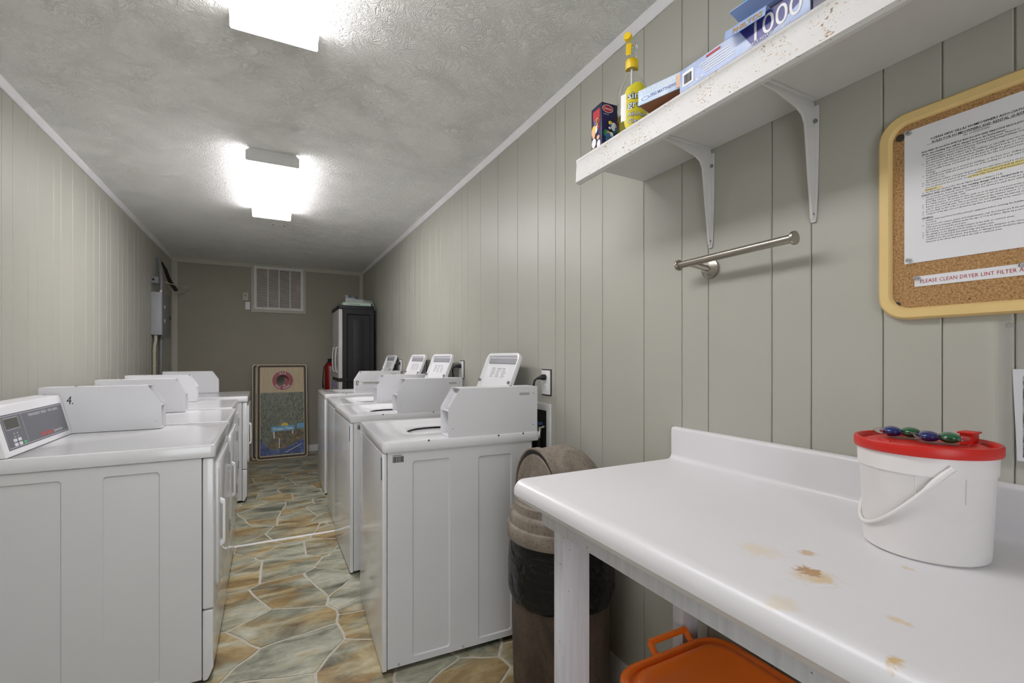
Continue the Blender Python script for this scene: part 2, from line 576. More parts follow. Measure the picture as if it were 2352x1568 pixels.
def plate_holes(mb, outer, holes, to3, depth, inset, floor=True):
    """flat plate (2D loops mapped by to3(u,w,d)) with recessed panels pressed into it"""
    bm = bmesh.new()
    edges = []
    for lp in [outer]+holes:
        vs = [bm.verts.new((u, w, 0)) for u, w in lp]
        for i in range(len(vs)):
            edges.append(bm.edges.new((vs[i], vs[(i+1) % len(vs)])))
    bmesh.ops.triangle_fill(bm, use_beauty=True, edges=edges, normal=(0, 0, 1))
    bm.verts.index_update()
    vv = [to3(v.co.x, v.co.y, 0) for v in bm.verts]
    ff = [tuple(v.index for v in f.verts) for f in bm.faces]
    mb.add(vv, ff)
    bm.free()
    for lp in holes:
        cx = sum(p[0] for p in lp)/len(lp); cy = sum(p[1] for p in lp)/len(lp)
        hx = max(p[0] for p in lp)-cx; hy = max(p[1] for p in lp)-cy
        inn = [(cx+(u-cx)*(hx-inset)/hx, cy+(w-cy)*(hy-inset)/hy) for u, w in lp]
        mb.loops([[to3(u, w, 0) for u, w in lp], [to3(u, w, depth) for u, w in inn]], False, floor)

FONT_CACHE = {}
def text_verts(body, size, bold=False, align='LEFT', spacing=1.0, res=2, shear=0.0):
    cu = bpy.data.curves.new('t', 'FONT')
    cu.body = body; cu.size = size; cu.align_x = align
    cu.resolution_u = res; cu.space_character = spacing
    cu.shear = shear
    if bold:
        cu.offset = size*(0.018 if bold is True else bold)
    ob = bpy.data.objects.new('t', cu)
    C.objects.link(ob)
    bpy.context.view_layer.update()
    me = bpy.data.meshes.new_from_object(ob.evaluated_get(bpy.context.evaluated_depsgraph_get()))
    vs = [tuple(v.co) for v in me.vertices]
    fs = [tuple(p.vertices) for p in me.polygons]
    bpy.data.objects.remove(ob); bpy.data.curves.remove(cu); bpy.data.meshes.remove(me)
    return vs, fs
def text(mb, body, size, org, xd, yd, **kw):
    """add lettering lying in the plane spanned by xd, yd"""
    sx = kw.pop('sx', 1.0)
    vs, fs = text_verts(body, size, **kw)
    o, X, Y = Vector(org), Vector(xd).normalized(), Vector(yd).normalized()
    return mb.add([tuple(o + X*v[0]*sx + Y*v[1]) for v in vs], fs)
def rect(mb, org, xd, yd, w, h):
    o, X, Y = Vector(org), Vector(xd).normalized(), Vector(yd).normalized()
    return mb.add([tuple(o), tuple(o+X*w), tuple(o+X*w+Y*h), tuple(o+Y*h)], [(0, 1, 2, 3)])
def ell(mb, org, xd, yd, rx, ry, n=24, rin=0.0):
    o, X, Y = Vector(org), Vector(xd).normalized(), Vector(yd).normalized()
    P = [tuple(o+X*rx*math.cos(2*math.pi*k/n)+Y*ry*math.sin(2*math.pi*k/n)) for k in range(n)]
    if not rin:
        return mb.add(P, [tuple(range(n))])
    Q = [tuple(o+X*rx*rin*math.cos(2*math.pi*k/n)+Y*ry*rin*math.sin(2*math.pi*k/n)) for k in range(n)]
    return mb.add(P+Q, [(k, (k+1) % n, n+(k+1) % n, n+k) for k in range(n)])
def flat(mb, name, m, parent, split=False):
    return mb.build(name, m, parent, recalc=False, split=split)
def ring_frame(mb, axis, a0, a1, o, i):
    def lp(r, a):
        q = [(r[0], r[2]), (r[1], r[2]), (r[1], r[3]), (r[0], r[3])]
        return [(a, u, w) if axis == 'x' else (u, a, w) for u, w in q]
    L = [lp(o, a0), lp(o, a1), lp(i, a1), lp(i, a0), lp(o, a0)]
    return mb.loops(L, False, False)
def barcode(mb, org, xd, yd, w, h, seed=1):
    rnd = random.Random(seed); x = 0.0
    X = Vector(xd).normalized(); o = Vector(org)
    while x < w:
        b = w*rnd.choice((0.025, 0.045, 0.07))
        if x+b < w:
            rect(mb, o+X*x, xd, yd, b, h)
        x += b + w*rnd.choice((0.018, 0.03))

# ------------------------------------------------------------------ the room
# floor: grout bed with separate flagstones
floor = struct(MB().box(XL-0.1, XR+0.1, YF-1.2, YB+0.1, -0.12, -0.003).build('floor', 'grout'), 'stone-look floor of irregular tan and grey flagstones')
def clip(poly, nx, ny, d):
    out = []
    for i in range(len(poly)):
        a, b = poly[i], poly[(i+1) % len(poly)]
        da, db = a[0]*nx+a[1]*ny-d, b[0]*nx+b[1]*ny-d
        if da <= 0:
            out.append(a)
        if (da < 0 < db) or (db < 0 < da):
            t = da/(da-db)
            out.append((a[0]+(b[0]-a[0])*t, a[1]+(b[1]-a[1])*t))
    return out
def flagstones():
    rnd = random.Random(23)
    cx, cy = 0.235, 0.27
    seeds = []
    ny = int((YB-YF)/cy)+3; nx = int((XR-XL)/cx)+3
    for j in range(-1, ny):
        for i in range(-1, nx):
            x = XL + (i+0.5+0.5*(j % 2))*cx + rnd.uniform(-0.36, 0.36)*cx
            y = YF + (j+0.5)*cy + rnd.uniform(-0.38, 0.38)*cy
            if rnd.random() < 0.09:
                continue
            seeds.append((x, y))
    first = True
    for a in seeds:
        poly = [(XL, YF), (XR, YF), (XR, YB), (XL, YB)]
        poly = clip(poly, -1, 0, -(max(XL, a[0]-0.5))); poly = clip(poly, 1, 0, min(XR, a[0]+0.5))
        poly = clip(poly, 0, -1, -(max(YF, a[1]-0.5))); poly = clip(poly, 0, 1, min(YB, a[1]+0.5))
        for b in seeds:
            dx, dy = b[0]-a[0], b[1]-a[1]
            L = math.hypot(dx, dy)
            if a is b or L > 1.0 or not poly:
                continue
            mx, my = (a[0]+b[0])/2, (a[1]+b[1])/2
            poly = clip(poly, dx/L, dy/L, (mx*dx+my*dy)/L - 0.0065)
        if len(poly) < 3:
            continue
        area = abs(sum(poly[i][0]*poly[(i+1) % len(poly)][1]-poly[(i+1) % len(poly)][0]*poly[i][1] for i in range(len(poly))))/2
        if area < 0.002:
            continue
        # uneven outline
        pts = []
        for i in range(len(poly)):
            p, q = poly[i], poly[(i+1) % len(poly)]
            L = math.hypot(q[0]-p[0], q[1]-p[1])
            k = max(1, int(L/0.03))
            for j in range(k):
                t = j/k
                x, y = p[0]+(q[0]-p[0])*t, p[1]+(q[1]-p[1])*t
                nz = noise.noise(Vector((x*9, y*9, 3.1)))
                nz2 = noise.noise(Vector((x*9, y*9, 8.7)))
                pts.append((x+0.013*nz+0.0025*noise.noise(Vector((x*45, y*45, 1.7))), y+0.013*nz2+0.0025*noise.noise(Vector((x*45, y*45, 5.2)))))
        gx = sum(p[0] for p in pts)/len(pts); gy = sum(p[1] for p in pts)/len(pts)
        mb = MB()
        mb.loops([[(x, y, -0.004) for x, y in pts], [(x, y, -0.001) for x, y in pts],
                  [(gx+(x-gx)*0.988, gy+(y-gy)*0.988, 0.0) for x, y in pts]], False, True)
        mb.build('stone', 'stone', floor)
flagstones()
strip = MB()
strip.prism([(3.553, -0.001), (3.557, 0.004), (3.576, 0.004), (3.58, -0.001)], 'x', -0.26, 0.47)
strip.build('threshold_strip', 'lampwhite', floor, smooth=30)

# ceiling
ceil = struct(MB().box(XL-0.1, XR+0.1, YF-0.1, YB+0.1, H, H+0.1).build('ceiling', 'ceiling'), 'white ceiling with stomped plaster texture')

# walls with vertical grooved panelling
def panel_wall(name, xw, side, bounds, label):
    w = struct(MB().box(min(xw, xw-side*0.1)-(0 if side < 0 else 0), max(xw, xw-side*0.1), YF-0.1, YB+0.1, -0.1, H+0.05).build(name, 'groove'), label)
    for a, b in zip(bounds[:-1], bounds[1:]):
        mb = MB()
        x0, x1 = (xw-0.001, xw+side*0.003)
        g = 0.0012
        mb.prism([(xw, a+g), (xw+side*0.002, a+g), (xw+side*0.0035, a+g+0.0022), (xw+side*0.0035, b-g-0.0022), (xw+side*0.002, b-g), (xw, b-g)], 'z', 0.0, H-0.002)
        mb.build('wall_plank', 'wall', w)
    return w
def extend(b, lo, hi, pat):
    b = list(b); i = 0
    while b[-1] < hi-0.09:
        b.append(b[-1]+pat[i % len(pat)]); i += 1
    b[-1] = hi
    i = 0
    while b[0] > lo+0.09:
        b.insert(0, b[0]-pat[i % len(pat)]); i += 1
    b[0] = lo
    return b
PAT = [0.10, 0.15, 0.10, 0.20, 0.10, 0.17, 0.23, 0.145, 0.117, 0.08, 0.156, 0.12]
RB = extend([0.419, 0.518, 0.667, 0.767, 0.966, 1.067, 1.237, 1.466, 1.611, 1.728, 1.806, 1.962, 2.174, 2.411, 2.66, 2.874], YF, YB, PAT)
LB = extend([2.796, 2.895, 3.044, 3.147, 3.341, 3.441, 3.614, 3.84, 3.988, 4.102, 4.255, 4.357, 4.543, 4.662, 4.814, 5.02, 5.169, 5.312], YF, YB, PAT)
wr = panel_wall('wall_right', XR, -1, RB, 'sage green wall of vertical grooved panelling behind the washers')
wl = panel_wall('wall_left', XL, 1, LB, 'sage green wall of vertical grooved panelling behind the dryers')
wb = struct(MB().box(XL-0.1, XR+0.1, YB, YB+0.1, -0.1, H+0.05).build('wall_back', 'wallback'), 'plain dark olive wall at the far end')
# wall behind the camera; its unseen doorway is added only to let in fill light
wf = MB()
wf.prism([(XL-0.1, -0.1), (-0.62, -0.1), (-0.62, 2.08), (0.32, 2.08), (0.32, -0.1), (XR+0.1, -0.1), (XR+0.1, H+0.05), (XL-0.1, H+0.05)], 'y', YF-0.1, YF)
wf = struct(wf.build('wall_front', 'wall'), 'wall behind the camera with a doorway added for fill light')
# crown trim
def crown(name, x, side, label):
    p = [(x, H), (x, H-0.036), (x+side*0.005, H-0.036), (x+side*0.009, H-0.030), (x+side*0.012, H-0.018), (x+side*0.018, H-0.008), (x+side*0.019, H)]
    mb = MB()
    mb.loops([[(u, YF, w) for u, w in p], [(u, YB, w) for u, w in p]])
    return struct(mb.build(name, 'trim', smooth=25), label)
crown('trim_1', XL+0.0035, 1, 'white crown moulding along the left wall')
crown('trim_2', XR-0.0035, -1, 'white crown moulding along the right wall')
struct(MB().box(XL+0.004, XR-0.004, YB-0.014, YB, H-0.058, H-0.001).build('trim_3', 'trimback', bevel=0.002), 'flat beige trim board along the top of the far wall')
struct(MB().box(XL+0.004, XL+0.062, YB-0.015, YB, 0.0, H-0.06).build('trim_4', 'trimback', bevel=0.002), 'beige vertical corner board at the left of the far wall')
struct(MB().box(XR-0.052, XR-0.004, YB-0.015, YB, 0.0, H-0.06).build('trim_5', 'trimback', bevel=0.002), 'beige vertical corner board at the right of the far wall')
struct(MB().box(XL+0.064, XR-0.054, YB-0.014, YB, 0.0, 0.085).build('baseboard_back', 'trim', bevel=0.003), 'white baseboard of the far wall')
bp = [(XR-0.0035, 0), (XR-0.018, 0), (XR-0.018, 0.085), (XR-0.013, 0.098), (XR-0.010, 0.116), (XR-0.0035, 0.118)]
mb = MB(); mb.loops([[(u, YF, w) for u, w in bp], [(u, 1.72, w) for u, w in bp]])
struct(mb.build('baseboard_right', 'trim', smooth=25), 'white moulded baseboard under the folding counter')
mb = MB(); mb.loops([[(XL+(XR-u), YF, w) for u, w in bp], [(XL+(XR-u), YB-0.02, w) for u, w in bp]])
struct(mb.build('baseboard_left', 'trim', smooth=25), 'white moulded baseboard along the left wall')

# ------------------------------------------------------------------ ceiling lights
def ceiling_light(y0, y1, label, k_):
    t = thing('ceiling_light', label, 'light', (0.02, y0, H), 0, 'fluorescent ceiling lights')
    L = y1-y0
    MB().box(-0.115, 0.115, 0.004, L-0.004, -0.02, -0.0005).build('housing', 'lampwhite', t)
    MB().box(-0.131, 0.131, 0.0065, L-0.0065, -0.0705, -0.066).build('diffuser', 'emit%d' % k_, t)
    for k in (-1, 1):
        d = MB()
        prof = [(k*0.118, -0.016), (k*0.132, -0.028), (k*0.136, -0.062), (k*0.1315, -0.070), (k*0.128, -0.0655)]
        d.loops([[(u, 0.0065, w) for u, w in prof], [(u, L-0.0065, w) for u, w in prof]])
        d.build('side_lens', 'emitside%d' % k_, t, smooth=20)
    for a, b in ((0.0, 0.006), (L-0.006, L)):
        e = MB()
        pe = [(-0.12, -0.001), (-0.139, -0.018), (-0.139, -0.066), (-0.135, -0.0725), (0.135, -0.0725), (0.139, -0.066), (0.139, -0.018), (0.12, -0.001)]
        e.loops([[(u, a, w) for u, w in pe], [(u, b, w) for u, w in pe]])
        e.build('end_cap', 'lampwhite', t)
    return t
ceiling_light(0.63, 1.85, 'white fluorescent ceiling light cut by the top edge, nearest the shelf', 0)
ceiling_light(3.03, 4.245, 'white fluorescent ceiling light over the middle of the aisle', 1)
t = thing('ceiling_cover_plate', 'small round painted cover plate on the ceiling past the lit light', 'cover plate', (0.077, 4.66, H))
MB().lathe([(0.078, -0.0005), (0.078, -0.006), (0.07, -0.011), (0.001, -0.012)], 28).build('plate', 'ceiling', t, smooth=40)
for dx in (-0.045, 0.045):
    MB().lathe([(0.007, -0.0105), (0.006, -0.015), (0.001, -0.0155)], 10, (dx, 0, 0)).build('screw', 'conduit', t)

# ------------------------------------------------------------------ washers and dryers
def machine_side(mb, u0, u1, z0, z1, v, rects, d):
    """near side sheet at v with pressed panels; d = direction of inward"""
    outer = [(u0, z0), (u1, z0), (u1, z1), (u0, z1)]
    holes = [rrect((a+b)/2, (c+e)/2, (b-a)/2, (e-c)/2, 0.012, 3) for a, b, c, e in rects]
    plate_holes(mb, outer, holes, lambda u, w, k: (u, v+d*k, w), 0.005, 0.004)

def coin_box(t, sg, u0, v0, v1, u1=0.685, closed=False):
    """sloped coin meter case on the back of the deck"""
    z0, z1, zs, us = 0.9155, 1.118, 1.034, u0+0.052
    prof = [(u0, z0), (u0, zs), (us, z1), (u1, z1), (u1, z0)]
    th = 0.0025
    mb = MB()
    for a, b in ((v0, v0+th), (v1-th, v1)):
        mb.prism(prof, 'y', a, b)
    mb.box(us, u1, v0+th, v1-th, z1-th, z1)
    mb.box(u1-th, u1, v0+th, v1-th, z0, z1-th)
    # folded front, set back behind the side sheets
    k = 0.004 if closed else 0.03
    fr = [(u0+k, z0), (u0+k, zs-0.004), (us+k*0.8, z1-th), (us+k*0.8+th, z1-th), (u0+k+th, zs-0.006), (u0+k+th, z0)]
    mb.prism(fr, 'y', v0+th, v1-th)
    if not closed:
        mb.box(u0+0.001, u0+k, v0+th, v1-th, z0, z0+th)
        mb.box(u0+0.004, u0+k+0.01, v0+th, v1-th, zs-0.014, zs-0.010)
    o = mb.build('coin_box', 'steelbox', t, sg=sg)
    s = MB()
    s.disc((u1-0.02, v0, z1-0.03), (0, -1, 0), 0.0035, 8, 0.0015)
    s.disc((u1-0.02, v0, z0+0.03), (0, -1, 0), 0.0035, 8, 0.0015)
    s.disc((u0+0.02, v0, z0+0.035), (0, -1, 0), 0.0025, 8, 0.0012)
    s.build('screw', 'greyprint', o, sg=sg, split=True)
    h = MB()
    if sg > 0:
        h.prism(rrect(u1-0.065, z1-0.032, 0.026, 0.006, 0.0055, 4), 'y', v0-0.0008, v0+0.001)
        h.build('vent_slot', 'greyprint', o, sg=sg)
    k = MB()
    k.disc((u1-0.11, v0+0.05, z1), (0, 0, 1), 0.006, 10, 0.005)
    k.build('lock', 'chrome', o, sg=sg)
    return o

def feet(t, sg, w, d):
    for u in (0.05, d-0.05):
        for v in (0.05, w-0.05):
            MB().lathe([(0.018, 0.0), (0.02, 0.012), (0.012, 0.014), (0.008, 0.035)], 12, (sg*u, v, 0)).build('foot', 'black', t)

def washer(name, label, loc, rotz):
    w, d = 0.665, 0.70
    t = thing(name, label, 'washing machine', loc, rotz, 'top-load washers along the right wall')
    # cabinet shell with pressed side panels
    mb = MB()
    machine_side(mb, 0.016, 0.655, 0.02, 0.872, 0.004, [(0.115, 0.272, 0.045, 0.832), (0.398, 0.556, 0.045, 0.826)], 1)
    machine_side(mb, 0.016, 0.655, 0.02, 0.872, w-0.004, [(0.115, 0.272, 0.045, 0.832), (0.398, 0.556, 0.045, 0.826)], -1)
    mb.add([(0.655, 0.004, 0.02), (0.655, w-0.004, 0.02), (0.655, w-0.004, 0.872), (0.655, 0.004, 0.872)], [(0, 1, 2, 3)])
    mb.add([(0.016, 0.004, 0.02), (0.655, 0.004, 0.02), (0.655, w-0.004, 0.02), (0.016, w-0.004, 0.02)], [(0, 1, 2, 3)])
    mb.add([(0.016, 0.004, 0.02), (0.016, w-0.004, 0.02), (0.016, w-0.004, 0.872), (0.016, 0.004, 0.872)], [(0, 1, 2, 3)])
    mb.build('cabinet', 'enamelside', t, recalc=False, smooth=20)
    MB().box(-0.004, 0.0145, 0.004, w-0.004, 0.012, 0.871).build('front_panel', 'enamel', t, bevel=0.006, seg=3)
    MB().box(0.0, 0.0155, 0.02, w-0.02, 0.001, 0.013).build('toe_gap', 'dark', t)
    for u in (0.06, 0.33):
        MB().disc((u, 0.0035, 0.030), (0, -1, 0), 0.005, 10, 0.002).build('skirt_screw', 'greyprint', t)
    # deck with sunken tub opening
    N = 6
    def lp(cx, cy, hx, hy, r, z):
        return [(x, y, z) for x, y in rrect(cx, cy, hx, hy, r, N)]
    cu, cv = d/2-0.005, w/2
    ou, ov = 0.345, 0.378
    dk = MB()
    dk.loops([lp(cu, cv, 0.347, w/2+0.001, 0.014, 0.873), lp(cu, cv, 0.349, w/2+0.003, 0.015, 0.878), lp(cu, cv, 0.349, w/2+0.003, 0.015, 0.908),
              lp(cu, cv, 0.346, w/2, 0.013, 0.9135), lp(cu, cv, 0.341, w/2-0.005, 0.011, 0.915),
              lp(ou, ov, 0.235, 0.222, 0.07, 0.9135), lp(ou, ov, 0.222, 0.209, 0.07, 0.908), lp(ou, ov, 0.205, 0.192, 0.09, 0.893),
              lp(ou+0.015, ov, 0.178, 0.172, 0.14, 0.889), lp(ou+0.015, ov, 0.174, 0.168, 0.14, 0.882)], True, False)
    dk.build('deck', 'enamel', t, smooth=40)
    MB().lathe([(0.19, 0.884), (0.24, 0.86), (0.245, 0.5), (0.05, 0.48), (0.05, 0.75), (0.02, 0.78)], 28, (ou+0.015, ov, 0), False, True).build('wash_tub', 'tub', t, smooth=40)
    # open lid leaning towards the wall
    ang = math.radians(21)
    hu, hz = 0.572, 0.916
    lw, ll, th = 0.205, 0.372, 0.022
    def tl(a, b, n):   # a across, b up the lid, n out of its inner face (towards the front)
        return (hu + b*math.sin(ang) - n*math.cos(ang), ov + a, hz + b*math.cos(ang) + n*math.sin(ang))
    def ll_(hx, hy, r, n, cy=ll/2):
        return [tl(a, b, n) for a, b in rrect(0, cy, hx, hy, r, 5)]
    ld = MB()
    ld.loops([ll_(lw-0.012, ll/2-0.012, 0.03, -0.002), ll_(lw-0.003, ll/2-0.003, 0.035, 0.001), ll_(lw, ll/2, 0.035, 0.008), ll_(lw, ll/2, 0.035, th), ll_(lw-0.004, ll/2-0.004, 0.033, th+0.002),
              ll_(lw-0.014, ll/2-0.014, 0.025, th), ll_(lw-0.02, ll/2-0.02, 0.022, 0.009)], True, True)
    lo = ld.build('lid', 'lidplastic', t, smooth=40)
    g = MB()
    g.loops([[tl(a, b, 0.0095) for a, b in rrect(0, ll-0.04, lw-0.03, 0.016, 0.006, 3)], [tl(a, b, 0.0135) for a, b in rrect(0, ll-0.04, lw-0.032, 0.014, 0.006, 3)]], False, True)
    g.build('gasket', 'gasket', lo)
    b = MB()
    nrm = Vector((-math.cos(ang), 0, math.sin(ang)))
    for a in (-lw+0.012, lw-0.012):
        b.tube([tl(a, 0.215, th-0.004), tl(a, 0.215, th+0.010)], 0.008, 12)
    b.build('bumper', 'conduit', lo, split=True)
    pr = MB(); bg = MB()
    xd = Vector((0, -1, 0)); yd = Vector((math.sin(ang), 0, math.cos(ang)))
    rnd = random.Random(5)
    rect(bg, tl(0.115, 0.235, 0.0097), xd, yd, 0.215, 0.062)
    flat(bg, 'instruction_label', 'whiteprint', lo)
    for c in range(3):
        for r_ in range(8):
            rect(pr, tl(0.108-c*0.07, 0.288-r_*0.0068, 0.0102), xd, yd, rnd.uniform(0.035, 0.06), 0.0032 if r_ else 0.005)
    flat(pr, 'instruction_print', 'greyprint', lo)
    coin_box(t, 1, 0.265, 0.004, 0.118)
    ch = MB()
    for u, zz in ((0.18, 0.9145), (0.49, 0.912), (0.61, 0.9125)):
        ch.disc((u, -0.0031, zz-0.003), (0, -1, 0), 0.0042, 7, 0.0006)
    ch.build('paint_chip', 'chip', t, split=True)
    feet(t, 1, w, d)
    return t

w1 = washer('washing_machine', 'nearest white top-load washer, lid open, beside the brown trash can', (0.397, 1.848, 0), math.radians(-2.2))
w2 = copy_tree(w1)
def placed(o, loc, rz, label):
    o.location = loc; o.rotation_euler = (0, 0, math.radians(rz)); o['label'] = label
placed(w2, (0.416, 2.79, 0), 0.5, 'second white top-load washer from the trash can, with blue badge and barcode half hidden')
# badge and barcode on the two nearest washers
def badge(t, full):
    b = MB(); rect(b, (-0.0046, 0.034, 0.765), (0, -1, 0), (0, 0, 1), 0.022, 0.088)
    o = flat(b, 'badge', 'bluebadge', t)
    p = MB()
    rect(p, (-0.0049, 0.030, 0.769), (0, -1, 0), (0, 0, 1), 0.0012, 0.08)
    for k in range(7):
        rect(p, (-0.0049, 0.026, 0.778+k*0.009), (0, -1, 0), (0, 0, 1), 0.008, 0.0045)
    flat(p, 'badge_print', 'greyprint', o)
    c = MB(); barcode(c, (0.036, 0.0034, 0.832), (1, 0, 0), (0, 0, 1), 0.044, 0.024, 3)
    rect(c, (0.036, 0.0034, 0.859), (1, 0, 0), (0, 0, 1), 0.036, 0.002)
    flat(c, 'barcode_print', 'blackprint', t)
w3 = copy_tree(w2); w4 = copy_tree(w2)
badge(w1, True); badge(w2, True)
placed(w3, (0.432, 3.47, 0), 0.0, 'third white top-load washer from the trash can, metal coin slide sticking out')
placed(w4, (0.450, 4.52, 0), 0.0, 'farthest white top-load washer, just before the black cabinet')
# extended coin slide on the third washer
cs = MB()
cs.box(0.14, 0.30, 0.045, 0.085, 1.058, 1.064); cs.box(0.136, 0.148, 0.04, 0.09, 1.044, 1.078)
cs.box(0.148, 0.30, 0.047, 0.053, 1.05, 1.066); cs.box(0.148, 0.30, 0.077, 0.083, 1.05, 1.066)
cs.build('coin_slide', 'chrome', w3, bevel=0.001)

def dryer(name, label, loc, rotz):
    w, d = 0.68, 0.71
    sg = -1
    t = thing(name, label, 'dryer', loc, rotz, 'commercial dryers along the left wall')
    rects = [(0.170, 0.334, 0.05, 0.828), (0.442, 0.605, 0.05, 0.828)]
    mb = MB()
    machine_side(mb, 0.041, 0.70, 0.02, 0.864, 0.004, rects, 1)
    machine_side(mb, 0.041, 0.70, 0.02, 0.864, w-0.004, rects, -1)
    for P in ([(0.70, 0.004, 0.02), (0.70, w-0.004, 0.02), (0.70, w-0.004, 0.864), (0.70, 0.004, 0.864)],
              [(0.041, 0.004, 0.02), (0.70, 0.004, 0.02), (0.70, w-0.004, 0.02), (0.041, w-0.004, 0.02)],
              [(0.041, 0.004, 0.02), (0.041, w-0.004, 0.02), (0.041, w-0.004, 0.864), (0.041, 0.004, 0.864)]):
        mb.add(P, [(0, 1, 2, 3)])
    mb.build('cabinet', 'enamelside', t, recalc=False, smooth=20, sg=sg)
    MB().box(0.002, 0.0385, 0.005, w-0.005, 0.285, 0.863).build('front_panel', 'enamel', t, bevel=0.007, seg=3, sg=sg)
    kp = MB()
    kp.prism([(0.003, 0.279), (0.0385, 0.279), (0.0385, 0.012), (0.022, 0.012), (0.003, 0.055)], 'y', 0.005, w-0.005)
    kp.build('lower_panel', 'enamel', t, bevel=0.006, seg=3, sg=sg)
    MB().box(0.02, 0.045, 0.02, w-0.02, 0.001, 0.013).build('toe_gap', 'dark', t, sg=sg)
    dr = MB()
    def dl(u, hy, hz, r):
        return [(u, y, z) for y, z in rrect(0.355, 0.575, hy, hz, r, 5)]
    dr.loops([dl(0.0015, 0.28, 0.25, 0.04), dl(-0.006, 0.28, 0.25, 0.04), dl(-0.010, 0.275, 0.245, 0.038)], True, True)
    do = dr.build('door', 'enamel', t, smooth=40, sg=sg)
    hd = MB()
    hd.prism([(-0.009, 0.48), (-0.026, 0.49), (-0.028, 0.50), (-0.028, 0.655), (-0.026, 0.665), (-0.009, 0.675), (-0.009, 0.66), (-0.019, 0.65), (-0.019, 0.505), (-0.009, 0.495)], 'y', 0.115, 0.14)
    hd.build('handle', 'lidplastic', do, bevel=0.0015, sg=sg)
    hg = MB()
    for z in (0.40, 0.74):
        hg.box(-0.012, 0.003, 0.636, 0.642, z-0.03, z+0.03)
    hg.build('hinge', 'conduit', do, sg=sg, split=True)
    N = 6
    def lp(hx, hy, r, z):
        return [(x, y, z) for x, y in rrect(d/2, w/2, hx, hy, r, N)]
    dk = MB()
    dk.loops([lp(0.357, w/2+0.001, 0.014, 0.866), lp(0.359, w/2+0.003, 0.016, 0.871), lp(0.359, w/2+0.003, 0.016, 0.906), lp(0.356, w/2, 0.014, 0.913),
              lp(0.351, w/2-0.005, 0.012, 0.915), lp(0.344, w/2-0.012, 0.01, 0.9135)], True, True)
    dk.build('deck', 'enamel', t, smooth=40, sg=sg)
    # control panel: leaning face, rounded near end
    pb = MB()
    face = [(0.578, 0.9155), (0.615, 1.072), (0.622, 1.086), (0.70, 1.088), (0.706, 1.08), (0.706, 0.9155)]
    pb.prism(face, 'y', 0.006, 0.586)
    po = pb.build('control_panel', 'lidplastic', t, bevel=0.007, seg=3, sg=sg)
    fx = Vector((0, 1, 0)); fy = Vector((-0.037, 0, 0.1565)).normalized()
    fn = fx.cross(fy)
    def fp(v, h, k):    # point on the leaning face
        p = Vector((-0.578, v, 0.9155)) + fy*h
        return tuple(p + fn*k)
    lay = MB(); rect(lay, fp(0.040, 0.020, 0.0004), fx, fy, 0.522, 0.122); fo = flat(lay, 'fascia', 'panelgrey', po)
    ln = MB()
    for a, b, ww, hh in ((0.045, 0.025, 0.512, 0.0014), (0.045, 0.1358, 0.512, 0.0014), (0.045, 0.025, 0.0014, 0.112), (0.5556, 0.025, 0.0014, 0.112),
                         (0.19, 0.025, 0.0014, 0.112), (0.06, 0.088, 0.1, 0.0012), (0.06, 0.128, 0.1, 0.0012), (0.16, 0.088, 0.0012, 0.0412), (0.06, 0.088, 0.0012, 0.04)):
        rect(ln, fp(a, b, 0.0008), fx, fy, ww, hh)
    for k in range(2):
        ell(ln, fp(0.105+k*0.022, 0.072, 0.0008), fx, fy, 0.0028, 0.0028, 10)
        rect(ln, fp(0.099+k*0.022, 0.060, 0.0008), fx, fy, 0.012, 0.002)
    flat(ln, 'fascia_lines', 'panelline', fo)
    tx = MB()
    text(tx, 'PERMANENT PRESS \u2022 MIX FABRIC', 0.0150, fp(0.245, 0.118, 0.0008), fx, fy, spacing=1.25)
    text(tx, 'Commercial Dryer', 0.016, fp(0.415, 0.034, 0.0008), fx, fy, sx=0.72)
    flat(tx, 'white_lettering', 'whiteprint', fo)
    tr = MB(); text(tr, 'Speed Queen', 0.022, fp(0.30, 0.034, 0.0008), fx, fy, bold=True, sx=0.86)
    flat(tr, 'red_lettering', 'redprint', fo)
    lc = MB(); rect(lc, fp(0.064, 0.092, 0.0008), fx, fy, 0.092, 0.034); flat(lc, 'display', 'lcd', fo)
    for i, (a, b) in enumerate(((0.085, 0.043), (0.118, 0.043), (0.085, 0.028), (0.118, 0.028), (0.152, 0.028))):
        bt = MB()
        bt.loops([[fp(a+x, b+y+0.006, 0.0007) for x, y in rrect(0.012, 0, 0.0115, 0.0055, 0.003, 3)], [fp(a+x, b+y+0.006, 0.002) for x, y in rrect(0.012, 0, 0.011, 0.005, 0.003, 3)]], False, True)
        bt.build('button', 'green' if i == 4 else 'panelline', fo)
    coin_box(t, sg, 0.262, 0.590, 0.690, 0.69)
    feet(t, sg, w, d)
    return t
d1 = dryer('clothes_dryer', 'nearest white dryer with grey control panel, marked 4 on its coin box', (-0.187, 2.118, 0), 0)
d2 = copy_tree(d1); d3 = copy_tree(d1); d4 = copy_tree(d1)
placed(d2, (-0.192, 2.865, 0), 0, 'second white dryer from the camera, directly behind the one marked 4')
placed(d3, (-0.222, 3.63, 0), 0, 'third white dryer from the camera, set back a little from the aisle')
placed(d4, (-0.166, 4.61, 0), 0, 'farthest white dryer, next to the leaning game boards, marked 1')
for t, s, u in ((d1, '4.', -0.60), (d4, '1', -0.50)):
    n = MB(); text(n, s, 0.05 if s == '4.' else 0.04, (u, 0.5893, 1.045), (1, 0, -0.05), (0.08, 0, 1), sx=0.7)
    flat(n, 'marker_number', 'blackprint', t)

